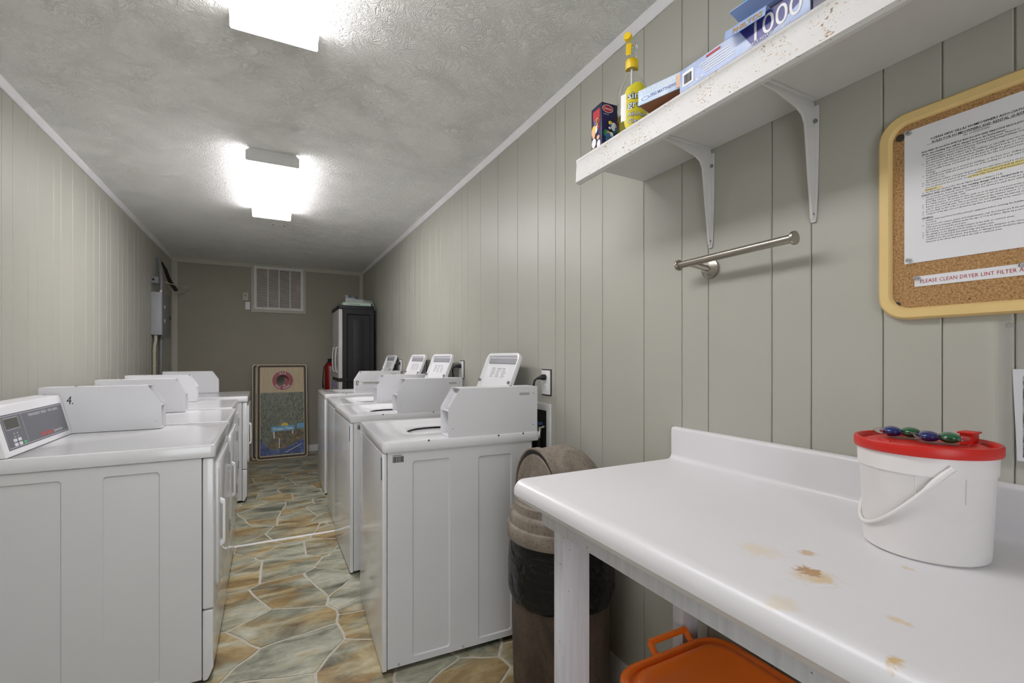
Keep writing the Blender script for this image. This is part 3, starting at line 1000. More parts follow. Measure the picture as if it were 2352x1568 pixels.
# ------------------------------------------------------------------ outlets, cords, water box on the right wall
def outlet(y, z, label, cord):
    t = thing('wall_outlet', label, 'outlet', (XR-0.0035, y, z), 0, 'outlets above the washers')
    MB().box(-0.002, 0.0, -0.043, 0.043, -0.062, 0.062).build('backing', 'dark', t)
    MB().box(-0.0085, -0.0021, -0.037, 0.037, -0.057, 0.057).build('face_plate', 'outlet', t, bevel=0.002)
    for zz in (-0.024, 0.024):
        s = MB()
        s.prism(rrect(0, zz, 0.016, 0.014, 0.008, 3), 'x', -0.0095, -0.0084)
        so = s.build('socket', 'lidplastic', t)
        h = MB()
        for a, b in ((-0.006, 0.002), (0.006, 0.002), (0, -0.008)):
            h.box(-0.0099, -0.0094, a-0.001, a+0.001, zz+b-0.003, zz+b+0.003)
        h.build('slot', 'blackprint', so, split=True)
    c = thing('power_cord', cord, 'cord', (XR-0.0035, y, z), 0, 'black washer cords')
    p = MB()
    p.tube([(-0.0105, 0, 0.024), (-0.028, 0, 0.024), (-0.034, 0, 0.023), (-0.05, 0.004, 0.02)], [0.014, 0.014, 0.009, 0.006], 10)
    p.build('plug', 'black', c, smooth=40)
    k = MB()
    k.tube([(-0.05, 0.004, 0.02), (-0.060, 0.010, 0.012), (-0.064, 0.014, -0.008), (-0.056, 0.022, -0.045), (-0.045, 0.06, -0.08), (-0.028, 0.12, -0.10), (-0.013, 0.168, -0.13), (-0.010, 0.175, -0.20), (-0.010, 0.175, -0.42)], 0.005, 8)
    k.build('cable', 'black', c, smooth=60)
outlet(1.88, 1.131, 'white wall outlet with plug beside the nearest washer lid', 'black plug and cord behind the nearest washer')
outlet(2.972, 1.166, 'white wall outlet between the first and second open washer lids', 'black plug and cord behind the second washer')
outlet(3.82, 1.165, 'white wall outlet half hidden behind the third washer lid', 'black plug and cord behind the third washer')
outlet(4.62, 1.165, 'white wall outlet half hidden behind the farthest washer lid', 'black plug and cord behind the farthest washer')
t = thing('water_supply_box', 'white framed washer water supply box set in the wall', 'supply box', (XR-0.0035, 1.94, 0.90))
f = MB()
ring_frame(f, 'x', -0.010, 0.0, (-0.10, 0.10, -0.13, 0.13), (-0.072, 0.072, -0.10, 0.098))
f.build('frame', 'outlet', t)
MB().box(-0.003, 0.0, -0.0715, 0.0715, -0.0995, 0.0975).build('recess', 'dark', t)
for yy, mm in ((-0.05, 'bluebadge'), (0.035, 'redpaint')):
    v = MB(); v.tube([(-0.003, yy, 0.02), (-0.035, yy, 0.02), (-0.04, yy, -0.03)], 0.011, 10)
    vo = v.build('valve', 'chrome', t, smooth=40)
    MB().lathe([(0.017, 0.0), (0.017, 0.012), (0.004, 0.014)], 12, (-0.036, yy, 0.032)).build('valve_knob', mm, vo)
    h = MB(); h.tube([(-0.04, yy, -0.03), (-0.042, yy, -0.12), (-0.036, yy+0.01, -0.3)], 0.010, 8); h.build('hose', 'black', vo, smooth=60)

# ------------------------------------------------------------------ folding counter
CT = 0.925
t = thing('folding_counter', 'white laminate folding counter with backsplash and painted lumber legs', 'counter', (0, 0, 0))
def arc(cx, cz, r, a0, a1, n):
    return [(cx+r*math.cos(math.radians(a0+(a1-a0)*k/n)), cz+r*math.sin(math.radians(a0+(a1-a0)*k/n))) for k in range(n+1)]
prof = [(0.600, 0.871), (0.588, 0.871)] + arc(0.594, 0.890, 0.0185, 200, 180, 2)[1:] + arc(0.605, 0.896, 0.0295, 180, 95, 8) + [(1.13, CT)] + arc(1.13, 0.9425, 0.0175, -90, 0, 4)[1:] + arc(1.157, 1.017, 0.0095, 180, 90, 4) + [(1.1655, 1.027), (1.1655, 0.893), (0.612, 0.893), (0.612, 0.875)]
mb = MB(); mb.prism(prof, 'y', -0.45, 1.092)
mb.build('worktop', 'counter', t, smooth=30)
MB().box(0.613, 0.651, -0.42, 1.012, 0.827, 0.892).build('apron', 'lumber', t, bevel=0.002)
MB().box(1.12, 1.158, -0.42, 1.012, 0.80, 0.892).build('back_rail', 'lumber', t, bevel=0.002)
MB().box(0.652, 1.119, 0.968, 1.006, 0.84, 0.892).build('end_rail', 'lumber', t, bevel=0.002)
for x0, x1, y0, y1, zt in ((0.648, 0.728, 0.966, 1.010, 0.8265), (1.056, 1.119, 0.962, 1.000, 0.839), (0.648, 0.728, -0.40, -0.356, 0.8265), (1.056, 1.119, -0.40, -0.362, 0.892)):
    MB().box(x0, x1, y0, y1, 0.0, zt).build('leg', 'lumber', t, bevel=0.003)

# ------------------------------------------------------------------ orange tote under the counter
t = thing('storage_tote', 'orange lidded storage tote under the folding counter', 'tote', (0.945, 0.615, 0))
def tl2(hx, hy, r, z):
    return [(x, y, z) for x, y in rrect(0, 0, hx, hy, r, 7)]
b = MB(); b.loops([tl2(0.145, 0.24, 0.04, 0.0), tl2(0.15, 0.245, 0.05, 0.01), tl2(0.172, 0.285, 0.06, 0.435)], True, True)
b.build('bin', 'orangedark', t, smooth=40)
l = MB()
l.loops([tl2(0.174, 0.288, 0.06, 0.436), tl2(0.193, 0.307, 0.075, 0.436), tl2(0.195, 0.309, 0.077, 0.440), tl2(0.195, 0.309, 0.077, 0.455), tl2(0.191, 0.305, 0.075, 0.461), tl2(0.182, 0.296, 0.07, 0.463),
         tl2(0.176, 0.290, 0.066, 0.460), tl2(0.172, 0.286, 0.064, 0.452), tl2(0.166, 0.280, 0.06, 0.452), tl2(0.160, 0.274, 0.058, 0.463), tl2(0.152, 0.266, 0.055, 0.468), tl2(0.140, 0.254, 0.05, 0.468), tl2(0.134, 0.248, 0.048, 0.463)], False, True)
l.build('lid', 'orange', t, smooth=50)
for s in (1, -1):
    h = MB()
    hp = [(-0.025, s*0.300, 0.445), (-0.025, s*0.322, 0.456), (-0.025, s*0.336, 0.474), (0.108, s*0.336, 0.474), (0.108, s*0.322, 0.456), (0.108, s*0.300, 0.445)]
    for i in range(5):
        a, c = Vector(hp[i]), Vector(hp[i+1])
        h.tube([a, c], 0.0085, 8)
    h.build('handle', 'orange', t, smooth=40)

# ------------------------------------------------------------------ trash can
t = thing('trash_can', 'brown round trash can with domed push-door lid and black bag', 'trash can', (0.962, 1.452, 0))
MB().lathe([(0.165, 0.0), (0.172, 0.006), (0.176, 0.05), (0.182, 0.3), (0.186, 0.60)], 40).build('bin', 'trashbody', t, smooth=40)
bg = MB(); L = []
rows = [(0.605, 0.189), (0.58, 0.190), (0.54, 0.192), (0.50, 0.193), (0.46, 0.195), (0.43, 0.196), (0.405, 0.194), (0.392, 0.1905), (0.388, 0.187)]
for z, r in rows:
    lp = []
    for k in range(72):
        a = 2*math.pi*k/72
        n1 = noise.noise(Vector((math.cos(a)*3.2, math.sin(a)*3.2, z*9)))
        n2 = noise.noise(Vector((math.cos(a)*9, math.sin(a)*9, z*26)))
        e = 0.5+0.5*math.sin(math.pi*min(1, max(0, (0.605-z)/0.21)))
        rr = r + e*(0.005*n1+0.006*abs(n2))
        lp.append((rr*math.cos(a), rr*math.sin(a), z+(0.022*n1 if z < 0.45 else 0)))
    L.append(lp)
bg.loops(L, False, False); bg.build('bin_bag', 'bag', t, smooth=80)
lidm = MB()
lidm.lathe([(0.187, 0.598), (0.199, 0.600), (0.201, 0.606), (0.201, 0.640), (0.197, 0.648), (0.189, 0.652), (0.189, 0.682), (0.185, 0.690), (0.176, 0.696), (0.172, 0.722), (0.166, 0.728), (0.02, 0.728)], 44, cap0=False)
lo = lidm.build('lid', 'trashlid', t, smooth=35)
dm = MB(); L = []
us = [-0.105, -0.10, -0.06, 0.0, 0.04, 0.08, 0.115, 0.14, 0.157, 0.164]
for u in us:
    q = max(0.0, (u-0.0)/0.165)
    r = 0.150*math.sqrt(max(0.0, 1-q*q*0.93)) if u > 0 else 0.150+0.006*u/-0.1*0
    hgt = 0.198*math.sqrt(max(0.0, 1-q*q*0.97)) if u > 0 else 0.198-0.012*(u/-0.105)
    L.append([(u, r*math.cos(math.pi*k/20), 0.726+hgt*math.sin(math.pi*k/20)**0.9) for k in range(21)])
dm.loops(L, True, True, closed=False); dm.build('dome', 'trashlid', lo, smooth=40)
ar = MB(); L = []
for u, e in ((-0.112, 1.0), (-0.112, 1.03), (-0.085, 1.035), (-0.085, 0.99)):
    L.append([(u, 0.150*e*math.cos(math.pi*k/20), 0.727+0.188*e*math.sin(math.pi*k/20)**0.9) for k in range(21)])
L.append(L[0])
ar.loops(L, False, False, closed=False); ar.build('arch_rim', 'trashlid', lo, smooth=40)
gp = MB()
gp.loops([[(-0.1065, 0.146*math.cos(math.pi*k/20), 0.729+0.180*math.sin(math.pi*k/20)**0.9) for k in range(21)], [(-0.1055, 0.146*math.cos(math.pi*k/20), 0.729+0.180*math.sin(math.pi*k/20)**0.9) for k in range(21)]])
gp.build('door_gap', 'dark', lo)
pd = MB()
pd.loops([[(-0.1072, 0.138*math.cos(math.pi*k/20), 0.735+0.163*math.sin(math.pi*k/20)**0.9) for k in range(21)], [(-0.112, 0.136*math.cos(math.pi*k/20), 0.736+0.160*math.sin(math.pi*k/20)**0.9) for k in range(21)]])
pdo = pd.build('push_door', 'trashlid', lo, smooth=30)
for v in (-0.105, 0.105):
    MB().disc((-0.112, v, 0.80), (-1, 0, 0), 0.005, 10, 0.003).build('rivet', 'chrome', pdo)

# ------------------------------------------------------------------ bucket with red lid
BX, BY = 0.990, 0.380
t = thing('plastic_bucket', 'translucent white bucket with red lid on the folding counter', 'bucket', (BX, BY, CT))
MB().lathe([(0.076, 0.0), (0.0815, 0.004), (0.0825, 0.012), (0.0880, 0.138), (0.0883, 0.1385), (0.0905, 0.139), (0.0912, 0.162), (0.0908, 0.177)], 56).build('pail', 'bucket', t, smooth=35)
rb = MB()
for a in (160, 195, 235, 270):
    ca, sa = math.cos(math.radians(a)), math.sin(math.radians(a))
    rb.tube([(0.0862*ca, 0.0862*sa, 0.100), (0.0882*ca, 0.0882*sa, 0.139)], 0.0012, 6)
rb.build('rib', 'bucket', t, split=True)
lm = MB()
lm.lathe([(0.0915, 0.169), (0.0950, 0.169), (0.0962, 0.171), (0.0962, 0.1835), (0.0948, 0.186), (0.0905, 0.186), (0.0875, 0.182), (0.0868, 0.178), (0.079, 0.178), (0.0772, 0.1805), (0.074, 0.1815), (0.002, 0.1815)], 64, cap0=False)
lo = lm.build('lid', 'redlid', t, smooth=35)
ta = MB()
ta.box(0.042, 0.066, -0.050, -0.032, 0.181, 0.197); ta.box(0.037, 0.068, -0.053, -0.030, 0.197, 0.2005)
ta.build('latch_tab', 'redlid', lo, bevel=0.002)
rg = MB()
for a0, r in ((30, 0.058), (110, 0.062), (190, 0.062), (250, 0.056)):
    rg.tube([(r*math.cos(math.radians(a0+k*8)), r*math.sin(math.radians(a0+k*8)), 0.1818) for k in range(7)], 0.0018, 6)
rg.build('lid_ridge', 'redlid', lo, smooth=40, split=True)
ba = MB()
pa = math.radians(222)
A = Vector((math.cos(pa), math.sin(pa), 0)); Bd = Vector((-A.y, A.x, 0))
if Bd.y < 0:
    Bd = -Bd
path = []
for k in range(25):
    th = math.pi*k/24
    reach = math.sin(th)
    path.append(A*(0.0945*math.cos(th)) + Bd*(0.0865*math.sin(th)) + Vector((0, 0, 0.156-0.118*reach**1.15)))
ba.tube(path, [0.005 if k in (0, 1, 2, 22, 23, 24) else 0.003 for k in range(25)], 8)
ba.build('bail_handle', 'bucket', t, smooth=60)

# two-chamber detergent pods in film
def pod(loc, rz, label):
    p = thing('laundry_pod', label, 'laundry pod', loc, math.radians(rz), 'laundry pods on the red lid')
    p.scale = (1.15, 1.15, 1.15)
    for sx, m in ((-0.0112, 'podblue'), (0.0112, 'podgreen')):
        g = MB(); L = []
        for i in range(9):
            ph = -math.pi/2+math.pi*i/8
            L.append([(sx+0.0125*max(0.02, math.cos(ph))*math.copysign(abs(math.cos(2*math.pi*k/16))**0.8, math.cos(2*math.pi*k/16)),
                       0.017*max(0.02, math.cos(ph))*math.copysign(abs(math.sin(2*math.pi*k/16))**0.8, math.sin(2*math.pi*k/16)),
                       0.0085+0.0078*math.sin(ph)) for k in range(16)])
        g.loops(L); g.build('gel_chamber', m, p, smooth=80)
    f = MB()
    n = 24; R0 = []; R1 = []
    for k in range(n):
        a = 2*math.pi*k/n
        e = 1+0.10*math.sin(5*a+rz)
        R0.append((0.0315*math.cos(a)*e, 0.0225*math.sin(a)*e, 0.0078+0.003*math.sin(3*a))); R1.append((0.026*math.cos(a), 0.018*math.sin(a), 0.0085))
    R2 = [(x, y, z+0.0006) for x, y, z in R1]; R3 = [(x, y, z+0.0006) for x, y, z in R0]
    f.loops([R0, R1, R2, R3, R0], False, False); f.build('film', 'film', p, smooth=60)
pod((BX+0.006, BY+0.034, CT+0.1832), -58, 'blue and green laundry pod on the red lid, farther from the latch tab')
pod((BX-0.004, BY-0.022, CT+0.1832), -62, 'blue and green laundry pod on the red lid, beside the latch tab')

# ------------------------------------------------------------------ wall shelf with brackets
t = thing('wall_shelf', 'chipped white wall shelf with two metal brackets above the counter', 'shelf', (0, 0, 0))
SP = [(1.1655, 1.866), (0.898, 1.866), (0.895, 1.810), (0.889, 1.8045), (0.878, 1.804), (0.871, 1.809), (0.8725, 1.84), (0.8745, 1.868), (0.872, 1.874), (0.875, 1.882), (0.884, 1.8855), (1.1655, 1.8855)]
mb = MB(); mb.loops([[(u, -0.5, w) for u, w in SP], [(u, 1.229 if u < 0.9 else 1.237, w) for u, w in SP]])
mb.build('board', 'shelf', t, smooth=30)
def bracket(y):
    # pressed steel bracket: arm under the shelf, long tapering wall leg, ridge in the middle
    b = MB()
    w = 0.013
    side = [(0.93, 1.865), (0.93, 1.8605), (1.02, 1.852), (1.095, 1.836), (1.118, 1.824), (1.128, 1.806), (1.133, 1.77), (1.143, 1.68), (1.155, 1.587), (1.159, 1.580), (1.1655, 1.578), (1.1655, 1.853), (1.160, 1.865)]
    b.prism(side, 'y', y-0.003, y+0.003)
    fl = [(1.1655, 1.852, w), (1.1655, 1.78, w), (1.1655, 1.68, w*0.85), (1.1655, 1.59, w*0.6), (1.1655, 1.575, w*0.4)]
    for i in range(len(fl)-1):
        (x, za, wa), (_, zb, wb_) = fl[i], fl[i+1]
        b.add([(x-0.004, y-wa, za), (x-0.004, y+wa, za), (x-0.004, y+wb_, zb), (x-0.004, y-wb_, zb), (x, y-wa, za), (x, y+wa, za), (x, y+wb_, zb), (x, y-wb_, zb)],
              [(0, 1, 2, 3), (4, 7, 6, 5), (0, 3, 7, 4), (1, 5, 6, 2)])
    b.box(0.93, 1.155, y-w*0.8, y+w*0.8, 1.8625, 1.8658)
    o = b.build('bracket', 'shelf', t, bevel=0.0012)
    s = MB()
    s.disc((1.1615, y-0.007, 1.815), (-1, 0, 0), 0.005, 10, 0.004); s.disc((1.1615, y, 1.594), (-1, 0, 0), 0.0045, 10, 0.004)
    s.build('screw', 'conduit', o, split=True)
bracket(0.955); bracket(0.660)

# things on the shelf
SZ = 1.886
NX, NY = (-1, 0, 0), (0, -1, 0)
def carton(name, label, cat, loc, rz, dims, m, group=None):
    t = thing(name, label, cat, loc, math.radians(rz), group)
    a, b, c = dims
    MB().box(0, a, 0, b, 0, c).build('carton', m, t, bevel=0.0008)
    return t
# small navy carton with bright print
t = carton('snack_carton', 'small navy printed carton at the far end of the shelf', 'box', (0.925, 1.165, SZ), -4, (0.088, 0.058, 0.165), 'navy')
p = MB(); ell(p, (0.022, -0.0005, 0.147), (1, 0, 0), (0, 0, 1), 0.019, 0.011); flat(p, 'logo_oval', 'redart', t)
p = MB(); ell(p, (0.022, -0.0004, 0.147), (1, 0, 0), (0, 0, 1), 0.0205, 0.0125); flat(p, 'logo_rim', 'whiteprint', t)
p = MB(); text(p, 'Disney', 0.011, (0.022, -0.0008, 0.1435), (1, 0, 0), (0, 0, 1), align='CENTER')
text(p, '4.5 fl oz', 0.006, (0.006, -0.0008, 0.127), (1, 0, 0), (0, 0, 1))
flat(p, 'lettering', 'whiteprint', t)
rnd = random.Random(4)
for m, n in (('blueart', 5), ('greenart', 3), ('whiteprint', 5), ('yelart', 2), ('violet', 4)):
    p = MB()
    for k in range(n):
        r = rnd.uniform(0.004, 0.011)
        ell(p, (rnd.uniform(0.012, 0.07), -0.0004-0.00006*k, rnd.uniform(0.015, 0.105)), (1, 0, 0), (0, 0, 1), r, r*rnd.uniform(0.7, 1.4), 14)
    flat(p, 'print_dot', m, t, True)
for m, n in (('pinkart', 4), ('redart', 4), ('yelart', 5), ('violet', 3), ('whiteprint', 3)):
    p = MB()
    for k in range(n):
        r = rnd.uniform(0.006, 0.013)
        ell(p, (-0.0004-0.00006*k, rnd.uniform(0.014, 0.046), rnd.uniform(0.02, 0.115)), (0, -1, 0), (0, 0, 1), r, r*rnd.uniform(0.7, 1.5), 14)
    flat(p, 'print_patch', m, t, True)
p = MB(); rect(p, (-0.0005, 0.048, 0.122), (0, -1, 0), (0, 0, 1), 0.038, 0.03); flat(p, 'title_patch', 'redart', t)
# spray bottle
t = thing('spray_bottle', 'clear spray bottle with yellow trigger and yellow label on the shelf', 'bottle', (0.985, 1.095, SZ), math.radians(40))
def ov(r, q, z, n=28):
    return [(r*q*math.cos(2*math.pi*k/n), r*math.sin(2*math.pi*k/n), z) for k in range(n)]
MB().loops([ov(0.040, 0.8, 0.0), ov(0.044, 0.8, 0.005), ov(0.044, 0.8, 0.172), ov(0.042, 0.8, 0.186), ov(0.034, 0.85, 0.203), ov(0.023, 1, 0.219), ov(0.0165, 1, 0.235), ov(0.015, 1, 0.25), ov(0.015, 1, 0.258)]).build('bottle', 'clear', t, smooth=50)
MB().loops([ov(0.038, 0.8, 0.003), ov(0.0425, 0.8, 0.006), ov(0.0425, 0.8, 0.098)]).build('liquid', 'yliquid', t, smooth=50)
MB().tube([(0, 0, 0.02), (0, 0, 0.25)], 0.003, 8).build('dip_tube', 'lidplastic', t)
cap = MB().lathe([(0.019, 0.242), (0.0195, 0.244), (0.0195, 0.268), (0.016, 0.273), (0.008, 0.275)], 20).build('collar', 'yellow', t, smooth=30)
hd = MB(); hd.tube([(0.004, 0, 0.272), (0.004, 0.001, 0.30), (-0.002, 0.004, 0.315)], [0.014, 0.012, 0.011], 12); hd.tube([(0.018, -0.004, 0.318), (-0.032, 0.006, 0.322)], [0.012, 0.011], 12)
hdo = hd.build('spray_head', 'clear', t, smooth=50)
nz = MB(); nz.tube([(-0.032, 0.006, 0.322), (-0.043, 0.008, 0.323)], [0.0125, 0.0115], 10); nz.build('nozzle', 'yellow', hdo, smooth=40)
tr = MB(); tr.prism([(-0.012, 0.313), (-0.030, 0.308), (-0.040, 0.285), (-0.044, 0.263), (-0.034, 0.272), (-0.024, 0.29)], 'y', -0.004, 0.012); tr.build('trigger', 'yellow', hdo, bevel=0.002)
lb = MB(); L0 = []; L1 = []
def on_b(a, z, k=0.0008):
    return ((0.044*0.8+k)*math.cos(a), (0.044+k)*math.sin(a), z)
NA = 16
for j in range(13):
    z = 0.03+0.155*j/12
    half = math.radians(58)*math.sqrt(max(0.03, 1-((z-0.1075)/0.0776)**4))
    L0.append([on_b(math.radians(212)+half*(2*i/NA-1), z) for i in range(NA+1)])
lb.loops(L0, False, False, closed=False); lb.build('front_label', 'labelyellow', t, smooth=60, recalc=False)
bl = MB(); bl.loops([[on_b(math.radians(140+i*4), z) for i in range(7)] for z in (0.075, 0.11, 0.155)], False, False, closed=False); bl.build('back_label', 'whiteprint', t, smooth=60, recalc=False)
def wrap_text(s, size, z, m, k):
    a0 = math.radians(170)
    vs, fs = text_verts(s, size, bold=0.06)
    q = MB(); q.add([on_b(a0+v[0]/0.040, z+v[1], k-0.0006) for v in vs], fs); flat(q, 'lettering_outline', 'darkgreen', t)
    vs, fs = text_verts(s, size, bold=0.008)
    q = MB(); q.add([on_b(a0+v[0]/0.040, z+v[1], k) for v in vs], fs)
    return flat(q, 'label_lettering', m, t)
wrap_text('simple', 0.029, 0.136, 'whiteprint', 0.0018); wrap_text('green', 0.029, 0.110, 'whiteprint', 0.0018)
wrap_text('All-Purpose', 0.017, 0.084, 'whiteprint', 0.0018); wrap_text('Cleaner', 0.017, 0.064, 'whiteprint', 0.0018)
# game boxes under the pale puzzle box
t = carton('game_box', 'red game box at the bottom of the stack beside the spray bottle', 'box', (0.968, 0.872, SZ), 10, (0.16, 0.14, 0.028), 'redbox')
p = MB(); rect(p, (-0.0005, 0.12, 0.004), (0, -1, 0), (0, 0, 1), 0.05, 0.02); flat(p, 'print_patch', 'pinkart', t)
t = carton('game_box', 'yellow game box under the tilted pale blue puzzle box', 'box', (0.994, 0.862, SZ+0.0285), 15.7, (0.14, 0.132, 0.0235), 'yellowbox')
p = MB(); text(p, 'GOLF IT  FOREST', 0.017, (-0.0006, 0.128, 0.005), (0, -1, 0), (0, 0, 1), bold=True); flat(p, 'lettering', 'blackprint', t)
# pale puzzle box, turned
t = thing('puzzle_box', 'pale blue jigsaw puzzle box with brown underside, turned on the stack', 'puzzle box', (0.900, 0.975, SZ+0.0525), math.radians(15.7), 'jigsaw boxes on the shelf')
MB().box(0.0, 0.20, -0.128, 0.0, 0.001, 0.042).build('box_lid', 'icedblue', t, bevel=0.0008)
MB().box(0.002, 0.198, -0.126, -0.002, 0.0002, 0.0009).build('box_bottom', 'boxbrown', t)
p = MB(); text(p, 'GUILD JIGSAW PU', 0.0155, (-0.0006, -0.008, 0.027), (0, -1, 0), (0, 0, 1), bold=True); flat(p, 'white_lettering', 'whiteprint', t)
p = MB(); text(p, '3952 MATTHEWS C', 0.0115, (-0.0006, -0.036, 0.012), (0, -1, 0), (0, 0, 1), bold=True, sx=0.85)
ell(p, (-0.0006, -0.022, 0.014), (0, -1, 0), (0, 0, 1), 0.012, 0.005, 20, 0.85); flat(p, 'blue_lettering', 'deepblue', t)
p = MB(); rect(p, (-0.0009, -0.112, 0.004), (0, -1, 0), (0, 0, 1), 0.014, 0.032); flat(p, 'tape', 'pinkart', t)
# 1000-piece puzzle box
t = thing('puzzle_box', 'long blue and lilac 1000 piece puzzle box at the shelf edge', 'puzzle box', (0.902, 0.517, SZ), 0, 'jigsaw boxes on the shelf')
MB().box(0.003, 0.232, 0.003, 0.311, 0.0003, 0.05).build('tray', 'traywhite', t, bevel=0.0008)
MB().box(0.0, 0.235, 0.0, 0.314, 0.016, 0.070).build('box_lid', 'skyblue', t, bevel=0.0008)
fo = t
p = MB(); q = 0.0006
p.add([(-q, 0.150, 0.0695), (-q, 0.118, 0.018), (-q, 0.085, 0.018), (-q, 0.0, 0.055), (-q, 0.0, 0.0695)], [(0, 1, 2, 3, 4)]); flat(p, 'dark_print', 'deepblue', t)
p = MB(); text(p, '1000', 0.056, (-0.0010, 0.125, 0.026), (0, -1, 0), (0, 0, 1), sx=1.0, res=6)
text(p, 'PIECE JIGSAW PUZZLE', 0.0085, (-0.0010, 0.125, 0.019), (0, -1, 0), (0, 0, 1))
for k in range(5):
    for s in range(1):
        rect(p, (-0.0008, 0.255-0.004*k, 0.052-k*0.006), (0, -1, 0), (0, 0, 1), 0.085-0.006*(k % 3), 0.0022)
flat(p, 'white_lettering', 'whiteprint', t)
p = MB(); rect(p, (-0.0008, 0.235, 0.060), (0, -1, 0), (0, 0, 1), 0.038, 0.0055); flat(p, 'red_print', 'redart', t)
p = MB(); rect(p, (-0.0007, 0.305, 0.026), (0, -1, 0), (0, 0, 1), 0.034, 0.034); flat(p, 'barcode_panel', 'whiteprint', t)
p = MB(); barcode(p, (-0.0010, 0.300, 0.031), (0, -1, 0), (0, 0, 1), 0.024, 0.022, 9); flat(p, 'barcode_print', 'blackprint', t)
p = MB(); ell(p, (-0.0008, 0.253, 0.024), (0, -1, 0), (0, 0, 1), 0.011, 0.004, 18, 0.6); flat(p, 'oval_mark', 'whiteprint', t)
# dark box further along
t = carton('puzzle_box', 'dark navy puzzle box beyond the 1000 piece box, cut by the top edge', 'puzzle box', (0.898, 0.31, SZ), 0, (0.22, 0.2, 0.06), 'navy', 'jigsaw boxes on the shelf')
p = MB(); ell(p, (-0.0006, 0.16, 0.03), (0, -1, 0), (0, 0, 1), 0.025, 0.018, 18); flat(p, 'print_patch', 'blueart', t)
# torn-open light blue box lying on top
t = thing('torn_box', 'light blue box with torn open flap on top of the puzzle boxes', 'box', (0.945, 0.50, SZ+0.0705), math.radians(4))
o = MB()
o.box(0, 0.18, 0.0, 0.19, 0.040, 0.042); o.box(0, 0.18, 0.0, 0.19, 0.0, 0.002); o.box(0.178, 0.18, 0.0, 0.19, 0.002, 0.04); o.box(0.0, 0.178, 0.0, 0.002, 0.002, 0.04)
o.build('carton', 'flapblue', t)
MB().box(0.01, 0.17, 0.01, 0.17, 0.003, 0.036).build('inner_card', 'kraft', t)
fl = MB(); fl.prism([(0.0, 0.0018), (-0.047, 0.0018), (-0.052, -0.018), (-0.0533, -0.018), (-0.0485, 0.003), (0.0, 0.003)], 'y', 0.10, 0.19); fo = fl.build('lower_flap', 'flapblue', t)
p = MB()
fxv = Vector((0, -1, 0)); fyv = Vector((0.0048, 0, 0.021)).normalized()
text(p, 'PHILTOS', 0.017, (-0.0534, 0.172, -0.0145), fxv, fyv, bold=True); flat(p, 'lettering', 'gold', fo)
tp = MB(); tp.prism([(0.0, 0.042), (-0.035, 0.050), (-0.035, 0.0515), (0.0, 0.0435)], 'y', 0.02, 0.19); tp.build('upper_flap', 'flapblue', t)
tn = MB(); tn.add([(-0.004, 0.11, 0.002), (-0.010, 0.08, 0.018), (-0.004, 0.03, 0.040), (-0.004, 0.0, 0.042), (-0.003, 0.0, 0.0), (-0.003, 0.1, 0.0)], [(0, 1, 2, 3, 4, 5)]); tn.build('torn_edge', 'traywhite', t)
t = carton('cyan_box', 'bright cyan box on top of the torn box, cut by the top edge', 'box', (0.955, 0.49, SZ+0.1225), 0, (0.16, 0.205, 0.05), 'cyan')
p = MB(); text(p, 'L', 0.04, (-0.0006, 0.185, 0.012), (0, -1, 0), (0, 0, 1), bold=True, shear=0.3); flat(p, 'lettering', 'whiteprint', t)

# ------------------------------------------------------------------ towel bar
t = thing('towel_bar', 'brushed nickel towel bar below the shelf brackets', 'towel bar', (0, 0, 0))
MB().tube([(1.165, 0.955, 1.512), (1.158, 0.955, 1.512), (1.154, 0.955, 1.512)], [0.029, 0.029, 0.022], 28).build('flange', 'nickel', t, smooth=40)
MB().tube([(1.156, 0.957, 1.513), (1.12, 0.975, 1.524), (1.105, 0.984, 1.529)], 0.0085, 12).build('arm', 'nickel', t, smooth=50)
MB().tube([(1.105, 1.018, 1.529), (1.105, 0.672, 1.533)], 0.0105, 16).build('bar', 'nickel', t, smooth=50)
for y, z in ((1.018, 1.529), (0.667, 1.533)):
    MB().tube([(1.105, y, z), (1.105, y+0.007, z)], 0.0165, 20).build('end_cap', 'nickel', t, bevel=0.001)
MB().disc((1.154, 0.955, 1.494), (-1, 0, 0), 0.004, 10, 0.002).build('set_screw', 'conduit', t)

# ------------------------------------------------------------------ cork board with notices
t = thing('cork_board', 'cork notice board with tan rounded frame on the right wall', 'notice board', (XR-0.0035, 0.215, 1.538))
hy, hz = 0.305, 0.211
def cl(y2, z2, r, x):
    return [(x, y, z) for y, z in rrect(0, 0, y2, z2, r, 8)]
fr = MB()
L = [cl(hy, hz, 0.05, 0.0), cl(hy, hz, 0.05, -0.012), cl(hy-0.004, hz-0.004, 0.047, -0.017), cl(hy-0.019, hz-0.019, 0.034, -0.017), cl(hy-0.023, hz-0.023, 0.031, -0.013), cl(hy-0.024, hz-0.024, 0.03, -0.006)]
fr.loops(L, True, False); fr.build('frame', 'tan', t, smooth=40)
ck = MB(); ck.loops([cl(hy-0.023, hz-0.023, 0.03, -0.0055), cl(hy-0.0235, hz-0.0235, 0.03, -0.008)], False, True); ck.build('cork_sheet', 'cork', t)
for y, z in ((0.268, 0.165), (0.272, -0.178)):
    MB().disc((-0.008, y, z), (-1, 0, 0), 0.0045 if z < 0 else 0.0075, 12, 0.0015).build('mounting_screw', 'boardframe', t)
xb = XR-0.0035-0.0085
